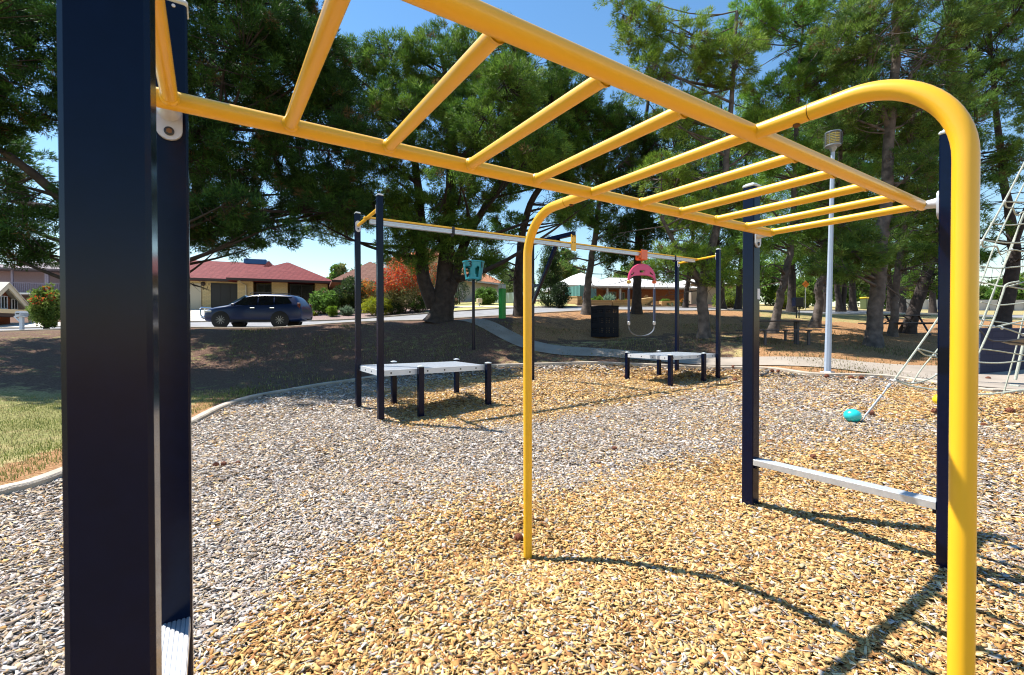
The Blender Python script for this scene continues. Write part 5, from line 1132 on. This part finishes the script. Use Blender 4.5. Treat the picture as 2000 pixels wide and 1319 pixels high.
# the multi stemmed pine in the middle
pine('broad pine with a thick forked trunk standing on the bank beside the teal basket',
     [[(858, 630, 22.3, .62), (866, 590, 22.3, .55), (868, 545, 22.3, .40), (872, 480, 22.3, .33), (880, 380, 22.3, .26), (880, 220, 22.3, .18), (860, 90, 22.3, .07)],
      [(848, 600, 22.3, .38), (828, 545, 22.1, .32), (822, 480, 22, .26), (818, 380, 22, .2), (800, 240, 22, .12)], [(876, 575, 22.3, .30), (888, 545, 22.4, .27), (906, 480, 22.6, .22), (950, 400, 23, .16), (990, 330, 23.4, .1)], [(875, 520, 22.3, .2), (860, 470, 22.5, .14), (780, 400, 22.8, .1)]],
     [(780, 140, 22, 1.8, 1.7), (860, 130, 22, 2.0, 1.8), (960, 110, 22.6, 2.2, 1.3), (1040, 150, 22.8, 1.9, 1.4), (740, 240, 21.5, 2.0, 2.0, 1.2), (840, 260, 21.2, 2.4, 2.0, 1.2), (960, 230, 22, 2.6, 1.9, 1.2), (1080, 230, 23, 2.1, 1.8), (740, 370, 21.5, 2.2, 1.5), (840, 430, 21.5, 2.0, 1.5, 1.2), (920, 480, 22, 1.6, 1.2), (800, 490, 21.8, 1.5, .9), (690, 420, 22, 1.3, .8), (960, 360, 22.5, 2.0, 1.3), (1080, 330, 23.5, 1.8, 1.2), (640, 440, 22.5, 1.3, .8), (950, 525, 22, .9, .5, .6), (1130, 170, 23.5, 1.5, 1.3), (700, 130, 22, 1.0, 1.0), (1050, 290, 18.2, 1.2, .8), (1000, 170, 18.8, 1.4, 1.0), (1120, 400, 17.6, .9, .5, .8), (940, 250, 18.8, 1.3, .9), (890, 350, 18.6, 1.0, .6)],
     'mid', 66, 1700, 190, .44, (.16, .032), 21, BARKD, 16, limb_r=.10)
pine('slender curving pine with airy bare branches just right of the arch leg base line',
     [[(1014, 619, 23.5, .27), (1012, 560, 23.5, .23), (1017, 480, 23.5, .2), (1036, 400, 23.5, .16), (1090, 310, 23.6, .12), (1120, 200, 23.8, .06)]],
     [(990, 440, 23.5, 1.0, .7, .6), (960, 510, 23.5, .8, .5, .6), (1100, 300, 23.8, 1.7, 1.2), (1010, 330, 23.5, 1.5, .9, .7), (1120, 420, 24, 1.2, .8, .7), (1160, 250, 24, 1.6, 1.4), (990, 540, 23.5, .6, .4, .5), (1060, 210, 24, 1.5, 1.1)],
     'mid', 34, 300, 170, .36, (.16, .030), 22, BARKD, 40)
pine('thin pine trunk rising beside the perforated bin', [[(1145, 614, 24, .30), (1148, 560, 24, .22), (1155, 510, 24, .2), (1166, 430, 24, .16), (1180, 300, 24, .1), (1190, 200, 24, .05)]],
     [(1110, 410, 24, 1.3, .8), (1190, 440, 24, 1.3, .8), (1130, 330, 24, 1.6, 1.1), (1210, 330, 24, 1.6, 1.2), (1170, 230, 24, 1.6, 1.2), (1190, 500, 24, .8, .5, .7), (1110, 500, 24, .6, .5, .6)], 'mid', 26, 330, 180, .42, (.16, .032), 23, BARKG, 16)
pine('dark straight pine trunk behind the pink swing shield', [[(1243, 614, 24, .32), (1244, 560, 24, .26), (1246, 490, 24, .24), (1252, 400, 24, .2), (1262, 250, 24, .12), (1270, 100, 24, .06)]],
     [(1230, 470, 24, 1.5, .8), (1290, 430, 23.5, 1.8, 1.0), (1240, 380, 24, 2.0, 1.3), (1300, 300, 24, 2.0, 1.6), (1230, 260, 24, 1.6, 1.4), (1200, 520, 24, .7, .4, .6), (1330, 370, 24, 1.6, 1.)], 'dark', 28, 420, 190, .44, (.16, .034), 24, BARKD, 12)
pine('stout grey pine with a forked trunk in front of the far platform posts',
     [[(1375, 663, 18.2, .30), (1374, 620, 18.2, .25), (1371, 575, 18.2, .24), (1380, 520, 18.3, .2), (1398, 450, 18.4, .17), (1415, 350, 18.5, .14), (1428, 200, 18.6, .11), (1440, 20, 18.7, .06)], [(1371, 560, 18.2, .18), (1350, 520, 18.1, .15), (1320, 480, 18, .11), (1290, 420, 18, .07)]],
     [(1320, 500, 17.8, 1.0, .55, .8), (1380, 500, 17.6, 1.0, .5, .8), (1340, 420, 18, 1.3, .8), (1430, 400, 18.4, 1.2, .8, .8), (1300, 340, 18, 1.2, .8, .8), (1250, 60, 18.6, 1.1, 1.0), (1260, 150, 18.6, 1.1, .9), (1330, 230, 18.6, 1.3, .9), (1420, 120, 18.6, 1.3, 1.2), (1340, 90, 18.6, 1.3, 1.3), (1480, 260, 18.6, 1.2, .9), (1300, 530, 17.8, .6, .3, .5), (1410, 545, 17.8, .7, .35, .5), (1220, 10, 18.8, .8, .8)],
     'lit', 44, 600, 200, .36, (.14, .026), 25, BARKG, 30)
pine('pale leaning pine rising behind the left picnic table', [[(1508, 652, 19.5, .24), (1520, 600, 19.5, .19), (1533, 540, 19.5, .17), (1546, 470, 19.5, .14), (1552, 350, 19.5, .11), (1560, 150, 19.6, .08), (1575, -40, 19.7, .04)]],
     [(1500, 460, 19.2, 1.0, .6, .7), (1570, 430, 19.2, 1.1, .7, .8), (1490, 520, 19.2, .7, .5, .6), (1540, 320, 19.5, 1.3, 1.0), (1510, 190, 19.5, 1.3, 1.1), (1590, 150, 19.5, 1.3, 1.2), (1540, 40, 19.6, 1.5, 1.2), (1470, 380, 19.4, .9, .7, .7), (1460, 60, 19.6, 1.2, 1.1)],
     'lit', 34, 430, 190, .36, (.14, .027), 26, BARKG, 34)
pine('crooked whitish trunked pine between the left picnic table and the lamp post', [[(1590, 645, 20.5, .26), (1601, 590, 20.5, .19), (1598, 560, 20.5, .19), (1617, 520, 20.5, .16), (1622, 440, 20.5, .13), (1640, 320, 20.5, .10), (1650, 150, 20.5, .06)]],
     [(1600, 470, 20.2, 1.2, .8), (1650, 400, 20.2, 1.3, .9, .8), (1590, 350, 20.4, 1.3, .9), (1660, 260, 20.4, 1.5, 1.1), (1620, 130, 20.4, 1.5, 1.2), (1690, 120, 20.4, 1.3, 1.2), (1640, 20, 20.5, 1.5, 1.0)],
     'mid', 32, 420, 180, .38, (.14, .028), 27, BARKG, 24)
pine('thickest straight pine trunk at the right, standing beside the right picnic table',
     [[(1705, 680, 17.2, .34), (1709, 620, 17.2, .30), (1715, 560, 17.2, .29), (1722, 470, 17.2, .26), (1732, 380, 17.2, .23), (1738, 250, 17.2, .2), (1748, 120, 17.2, .17), (1752, -20, 17.2, .13), (1760, -250, 17.2, .05)], [(1738, 260, 17.2, .12), (1700, 130, 17, .09), (1705, 0, 17, .06)], [(1740, 200, 17.2, .1), (1800, 120, 17.3, .07), (1850, 40, 17.4, .04)]],
     [(1650, 510, 16.8, 1.1, .7, 1.2), (1700, 480, 16.8, 1.0, .6, 1.1), (1660, 450, 17, .9, .5, .7), (1780, 330, 17.2, 1.1, .8, .7), (1680, 200, 17.2, 1.4, .9), (1810, 200, 17.2, 1.4, 1.0, .8), (1700, 60, 17.2, 1.5, 1.2), (1820, 60, 17.3, 1.6, 1.2), (1760, -60, 17.3, 2.2, 1.3), (1640, 90, 17.3, 1.2, 1.0), (1770, 440, 17.2, .9, .6, .6)],
     'mid', 48, 620, 200, .36, (.14, .026), 28, BARKG, 46, limb_r=.08)
pine('slim light grey pine in front of the right picnic table', [[(1742, 657, 18.8, .20), (1748, 600, 18.8, .16), (1752, 540, 18.8, .15), (1764, 460, 18.8, .12), (1770, 340, 18.8, .1), (1790, 180, 18.8, .06)]],
     [(1790, 500, 18.8, .9, .6, .8), (1740, 400, 18.8, 1.1, .8, .7), (1810, 390, 18.8, 1.1, .8, .8), (1780, 270, 18.8, 1.4, 1.0), (1820, 150, 18.8, 1.3, 1.1)], 'mid', 24, 260, 170, .36, (.14, .027), 29, BARKG, 30)
pine('dark pine leaning right beside the right picnic table', [[(1770, 653, 20.2, .34), (1788, 600, 20.2, .28), (1808, 540, 20.2, .26), (1828, 480, 20.2, .22), (1850, 400, 20.2, .18), (1880, 280, 20.2, .12), (1900, 120, 20.2, .06)]],
     [(1820, 550, 20.5, 1.2, .5, .9), (1860, 500, 20.5, 1.3, .7), (1800, 440, 20.5, 1.4, .9), (1870, 380, 20.2, 1.5, 1.1, .8), (1850, 250, 20.2, 1.7, 1.3), (1930, 180, 20.2, 1.6, 1.3, .8), (1900, 40, 20.2, 2.0, 1.4), (1960, 300, 20.2, 1.2, .9, .6)], 'mid', 36, 520, 180, .4, (.15, .030), 30, BARKD, 40)
pine('dark leaning pine seen through the climbing net at the right edge', [[(1952, 645, 20.5, .36), (1968, 580, 20.5, .32), (1980, 500, 20.5, .27), (1972, 420, 20.5, .2), (1958, 330, 20.5, .16), (1942, 180, 20.5, .12), (1930, 20, 20.5, .07)], [(1978, 480, 20.5, .2), (2010, 400, 20.5, .14), (2050, 280, 20.5, .1), (2080, 100, 20.5, .05)]],
     [(1920, 450, 20.5, .9, .5, .35), (2010, 330, 20.5, 1.3, .9, .5), (1930, 300, 20.5, 1.3, .9, .6), (1970, 150, 20.5, 1.8, 1.3, .9), (1900, 100, 20.5, 1.5, 1.2, .9), (2060, 180, 20.5, 2.0, 1.6, .9), (1960, 0, 20.5, 2.2, 1.3), (2080, 420, 20.5, 1.3, .8, .5)], 'mid', 40, 430, 170, .36, (.15, .028), 31, BARKD, 80)
# the back row
BK = [('slender dark trunk behind the far left post of the far platform', 1338, 606, 31, .22, 'mid', 1352), ('dark pine trunk between the two posts of the far platform, across from the house', 1410, 610, 29, .30, 'dark', 1400), ('dark pine trunk just left of the far left monkey bar post', 1441, 609, 30, .26, 'mid', 1450),
      ('straight dark pine trunk behind the dark notice box', 1546, 609, 32, .36, 'mid', 1548), ('dark pine trunk hidden mostly by the lamp post', 1614, 609, 34, .32, 'dark', 1612), ('left stem of the V shaped pair of trunks right of the lamp post', 1640, 608, 36, .28, 'dark', 1624),
      ('right stem of the V shaped pair of trunks right of the lamp post', 1645, 608, 36, .26, 'mid', 1658), ('pale grey distant trunk left of the thickest pine', 1666, 608, 38, .34, 'dark', 1662), ('distant trunk right of the thickest pine', 1738, 606, 42, .30, 'dark', 1736), ('distant dark trunk behind the leaning pine', 1762, 606, 40, .34, 'dark', 1768), ('dense distant pine just left of the far right post', 1822, 604, 46, .36, 'dark', 1818)]
for k, (lb, px_, py_, t, r_, pl, px2) in enumerate(BK):
    s = t/30
    pine(lb, [[(px_, py_, t, r_), (px_*.7+px2*.3, 560, t, r_*.8), (px2, 480, t, r_*.65), (px2+6, 360, t, r_*.45), (px2+10, 200, t, r_*.2)]],
         [(px2-22, 500, t, 1.5*s, .9*s), (px2+25, 470, t, 1.6*s, 1.2*s), (px2-10, 400, t, 2.0*s, 1.6*s), (px2+20, 320, t, 2.1*s, 1.7*s), (px2-15, 240, t, 2.0*s, 1.8*s), (px2+12, 525, t, 1.0*s, .5*s, .6)],
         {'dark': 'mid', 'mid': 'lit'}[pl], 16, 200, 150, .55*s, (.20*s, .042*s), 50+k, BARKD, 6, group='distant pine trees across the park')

def shrub(label, px, py, t, w, h, pal, cat='shrub', name='shrub', leaf=(.07, .045), n=7000, seed=0, lobes=None, stem=True, group=None, bits=None, up=.2, z0=0., part='foliage', clumpy=.34):
    """leafy mass w wide and h tall standing on the ground; pal = leaf colours; bits = (colours, share) of flowers near the top"""
    rg = np.random.default_rng(900+seed); b = on(px, py, t)+np.array([0, 0, z0]); r = thing(name, b, label, cat, group)
    if lobes is None: lobes = [(0, 0, .5, .5, .5), (-.22, .05, .42, .28, .38), (.22, -.05, .40, .28, .36), (.05, .1, .68, .28, .32)]
    R2 = RT[:2]/np.linalg.norm(RT[:2]); F2_ = FD[:2]/np.linalg.norm(FD[:2]); C = []
    W = np.array([l[3]*l[3]*l[4] for l in lobes])**.7; W /= W.sum(); nc = max(14, n//55); idx = rg.choice(len(lobes), nc, p=W); d = rg.normal(size=(nc, 3)); d /= np.linalg.norm(d, axis=1)[:, None]
    L = np.array(lobes)[idx]; rad = rg.uniform(.2, 1, nc)**.35
    u = (L[:, 0]+d[:, 0]*L[:, 3]*rad*.86)*w; v = (L[:, 1]+d[:, 1]*L[:, 3]*rad*.86)*w; zz = np.maximum(.03*h, (L[:, 2]+d[:, 2]*L[:, 4]*rad*.88)*h)
    C = np.stack([b[0]+R2[0]*u+F2_[0]*v, b[1]+R2[1]*u+F2_[1]*v, b[2]+zz], 1); cr = clumpy*min(w, h)*.38
    V, F, c = fluff(C, np.full(nc, cr)*rg.uniform(.6, 1.3, nc), 55, leaf[0], leaf[1], np.array(pal), rg, up=up, flat=.9)
    if bits is not None:
        bc, share, hmin = bits; fl = (rg.uniform(0, 1, nc) < share) & (zz > hmin*h); m = np.repeat(fl, 55) & (rg.uniform(0, 1, nc*55) < .75); c[m] = np.array(bc)[rg.integers(0, len(bc), m.sum())]*rg.uniform(.7, 1.2, m.sum())[:, None]
    fast(part, V, F, LEAF, r, col=c)
    if stem:
        ps = []
        for k in range(7):
            j = rg.integers(0, nc); e = C[j]; a = b+np.array([rg.normal(0, .05*w), rg.normal(0, .05*w), -.1]); ps.append((quadr(a, (a+e)/2+rg.normal(0, .06*w, 3), e, 5), np.linspace(.035, .01, 5)*min(1.5, .6+h*.4)))
        V, F = tubes(ps, 5); fast('stem', V, F, BARK, r, smooth=True)
    return r
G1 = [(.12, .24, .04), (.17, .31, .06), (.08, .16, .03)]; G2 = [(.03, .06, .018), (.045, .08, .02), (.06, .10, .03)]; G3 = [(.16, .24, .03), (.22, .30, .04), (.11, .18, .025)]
YG = [(.30, .34, .02), (.42, .44, .03), (.22, .27, .02)]; REDS = [(.75, .06, .03), (.85, .12, .03), (.62, .03, .03), (.85, .24, .05)]; ORS = [(.80, .30, .04), (.75, .18, .04), (.5, .32, .07)]; OL = [(.22, .25, .08), (.28, .30, .11), (.15, .17, .07)]
shrub('leafy bright green bush at the right end of the cream brick house', 634, 613, 32, 2.1, 1.75, G1, seed=1, n=6000, leaf=(.13, .09))
shrub('small lime green bush on the purple gravel in front of the leafy bush', 649, 619, 30.5, .75, .9, [(.14, .25, .02), (.2, .33, .03)], seed=2, n=2600, leaf=(.07, .05))
shrub('tiny yellow shrub at the rear of the parked SUV', 613, 618, 31, .45, .3, YG, seed=3, n=700)
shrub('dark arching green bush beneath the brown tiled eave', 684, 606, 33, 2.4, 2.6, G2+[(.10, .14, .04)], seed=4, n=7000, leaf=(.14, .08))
shrub('silvery low clump of strappy leaves beside the left track post', 678, 616, 31, .9, .55, [(.22, .30, .20), (.16, .24, .15)], seed=5, n=1600, leaf=(.25, .04), up=1.)
shrub('orange flowering bush between the two left track posts', 721, 610, 33, 1.7, 2.4, OL, seed=6, n=5200, leaf=(.10, .06), bits=(ORS, .8, .35))
shrub('round yellow green bush at the kerb between the two left track posts', 738, 624, 30.5, 2.2, 1.35, YG, seed=7, n=8000, leaf=(.08, .06))
shrub('tall bush covered in red and orange bottlebrush flowers left of the forked pine', 788, 618, 31.5, 3.7, 4.3, OL, seed=8, n=18000, leaf=(.12, .06), bits=(REDS, .85, .36))
shrub('red flowering shrub glimpsed between the forks of the broad pine', 842, 606, 34, 2.2, 4.1, OL, seed=9, n=7000, leaf=(.11, .05), bits=(REDS, .5, .4))
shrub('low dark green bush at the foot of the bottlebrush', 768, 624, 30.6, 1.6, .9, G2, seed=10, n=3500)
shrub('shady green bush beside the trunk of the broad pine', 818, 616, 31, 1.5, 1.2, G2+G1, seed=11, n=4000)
shrub('tall grey green cypress behind the broad pine', 893, 603, 38, 2.0, 4.0, [(.07, .11, .06), (.10, .15, .08)], 'tree', 'cypress_tree', seed=12, n=9000, lobes=[(0, 0, .3, .5, .3), (0, 0, .6, .38, .3), (0, 0, .85, .2, .2)])
shrub('upright grey green tree seen in the gap between the pine forks', 869, 600, 42, 1.6, 4.6, [(.10, .16, .06), (.14, .20, .08)], 'tree', 'cypress_tree', seed=13, n=6000, lobes=[(0, 0, .3, .5, .3), (0, 0, .6, .4, .3), (0, 0, .85, .25, .2)])
shrub('small pinkish shrub on the lawn left of the round hedge', 884, 603, 35, .9, .8, [(.25, .10, .09), (.12, .13, .05)], seed=14, n=2000)
shrub('round clipped green hedge on the far lawn', 949, 601, 35.5, 2.0, 1.45, G1, 'hedge', 'hedge', seed=15, n=12000, leaf=(.08, .06), clumpy=.28, lobes=[(0, 0, .45, .5, .5), (-.15, 0, .5, .35, .42), (.15, 0, .5, .35, .42)])
shrub('pale green tree beside the green marker post', 1004, 598, 44, 2.6, 3.2, [(.12, .18, .06), (.16, .22, .08)], 'tree', 'garden_tree', seed=16, n=7000, leaf=(.16, .08))
shrub('tall dark conifer behind the cantilever post', 1074, 606, 31, 2.1, 4.8, G2+[(.05, .10, .02)], 'tree', 'conifer_tree', seed=17, n=15000, leaf=(.12, .04), lobes=[(0, 0, .22, .5, .24), (0, 0, .45, .42, .25), (0, 0, .68, .30, .22), (0, 0, .88, .16, .16)])
shrub('round dark green bush touching the tall conifer', 1095, 611, 29.5, 1.35, 1.75, [(.02, .042, .014), (.03, .055, .018)], seed=18, n=9000, leaf=(.08, .035), lobes=[(0, 0, .5, .5, .5)])
shrub('bright green mound above the limestone wall', 1165, 592, 38.5, 1.4, .75, [(.12, .24, .03), (.17, .30, .04)], seed=19, n=3500)
shrub('yellow tipped bush behind the green mound', 1171, 591, 40, .9, .85, YG, seed=20, n=1500)
shrub('spiky blue green agave above the limestone wall', 1188, 592, 38.5, .95, .72, [(.20, .32, .24), (.26, .38, .28)], 'agave', 'agave_plant', seed=21, n=500, leaf=(.42, .07), up=.9, stem=False)
shrub('small red leaved shrub beside the agave', 1201, 591, 39, .55, .55, [(.28, .05, .05), (.2, .06, .05)], seed=22, n=1200)
shrub('small golden shrub right of the red leaved shrub', 1209, 590, 39, .5, .6, [(.38, .26, .06), (.2, .2, .05)], seed=23, n=1200)
shrub('mixed low green shrubbery behind the left swing strap', 1222, 592, 39, 1.1, .6, G3, seed=24, n=2400)
shrub('ball of bronze leaves before the brick wall', 1264, 590, 40, .85, 1.05, [(.30, .17, .07), (.22, .14, .06)], seed=25, n=2800)
shrub('low green plants at the end of the limestone wall', 1256, 594, 38.5, .9, .4, G1, seed=26, n=1400)
shrub('neat domed bright green bush right of the brick steps', 1298, 592, 40, 1.1, .8, [(.11, .23, .03), (.15, .28, .04)], seed=27, n=3500, lobes=[(0, 0, .5, .5, .45)])
shrub('silvery plants in front of the domed green bush', 1305, 595, 39.4, 1.2, .4, [(.35, .42, .33), (.20, .28, .15)], seed=28, n=1500)
shrub('orange flowered shrub beyond the far platform posts', 1337, 596, 39.5, .8, .95, G2, seed=29, n=1800, bits=(ORS, .5, .4))
shrub('yellow and green bushes behind the far platform right post', 1425, 600, 36, 2.8, 1.9, G3+[(.14, .2, .06)], seed=30, n=8000, leaf=(.12, .08))
shrub('yellow green shrub between the leaning pine and the notice box', 1532, 602, 40, 1.5, 1.7, G3+YG[:1], seed=31, n=4000, leaf=(.12, .08))
shrub('bright green bush above the dark notice box', 1562, 598, 44, 2.0, 2.3, G3, seed=32, n=5500, leaf=(.13, .08))
shrub('red flowering hibiscus bush beside the brick garage at the left edge', 91, 645, 24.6, 1.55, 2.45, [(.16, .24, .04), (.10, .17, .03), (.24, .32, .07)], seed=33, n=9000, leaf=(.12, .08), bits=(REDS, .10, .45))
far = [(1095, 560, 75, 5, 9), (1120, 575, 80, 6, 6), (662, 565, 85, 3.4, 7.0), (650, 575, 90, 3, 4), (712, 575, 70, 6, 5.5), (1250, 575, 70, 7, 6), (1225, 580, 74, 7, 5), (500, 560, 80, 6, 4.3), (1380, 595, 62, 7, 6.5), (1465, 600, 60, 6, 5), (1505, 600, 58, 5, 5.5), (1600, 600, 66, 6, 6), (1660, 602, 70, 7, 5.5), (1700, 602, 76, 6, 6), (1735, 603, 72, 5, 6), (1790, 603, 95, 10, 8), (1850, 603, 95, 8, 7), (1900, 604, 98, 9, 5), (1960, 604, 95, 9, 6.5), (2020, 604, 95, 9, 8), (1575, 603, 52, 3, 3.4), (1010, 575, 60, 4, 4.5)]
WHERE = ['feathery tree over the left end of the white roof', 'olive tree behind the white roof', 'dark round tree on the skyline between the red and brown roofs', 'low trees on the skyline beyond the small red roof', 'pale tree rising behind the brown tiled roof', 'green tree above the ridge of the white roof', 'green tree left of the pink swing shield, behind the white roof', 'treetop behind the roof cooler', 'sunny tree behind the posts of the far platform', 'light green tree left of the leaning pine', 'sunny green tree behind the leaning pine', 'sunny tree between the crooked pine and the lamp post', 'green tree behind the V shaped trunks', 'light tree just left of the thickest pine', 'light green tree just right of the thickest pine', 'dense green tree above the left end of the boundary fence', 'bright tree above the middle of the boundary fence', 'low trees over the boundary fence beside the yellow arch leg', 'tree over the boundary fence seen through the net', 'tree over the right end of the boundary fence', 'light bush right of the dark notice box', 'palm like tree over the pale fence']
for k, (px_, py_, t, w_, h_) in enumerate(far):
    shrub(WHERE[k], px_, py_, t, w_, h_, (OL+G1) if k < 8 else (G3 if k % 2 else G1+[(.15, .2, .06)]), 'tree', 'distant_tree', leaf=(.012*t*.55, .010*t*.45), n=3600, seed=60+k, lobes=[(0, 0, .55, .5, .42), (-.25, 0, .5, .3, .3), (.22, 0, .45, .3, .3), (.05, 0, .8, .28, .2), (0, 0, .15, .12, .15)], group='distant trees behind the houses and the park', part='crown')
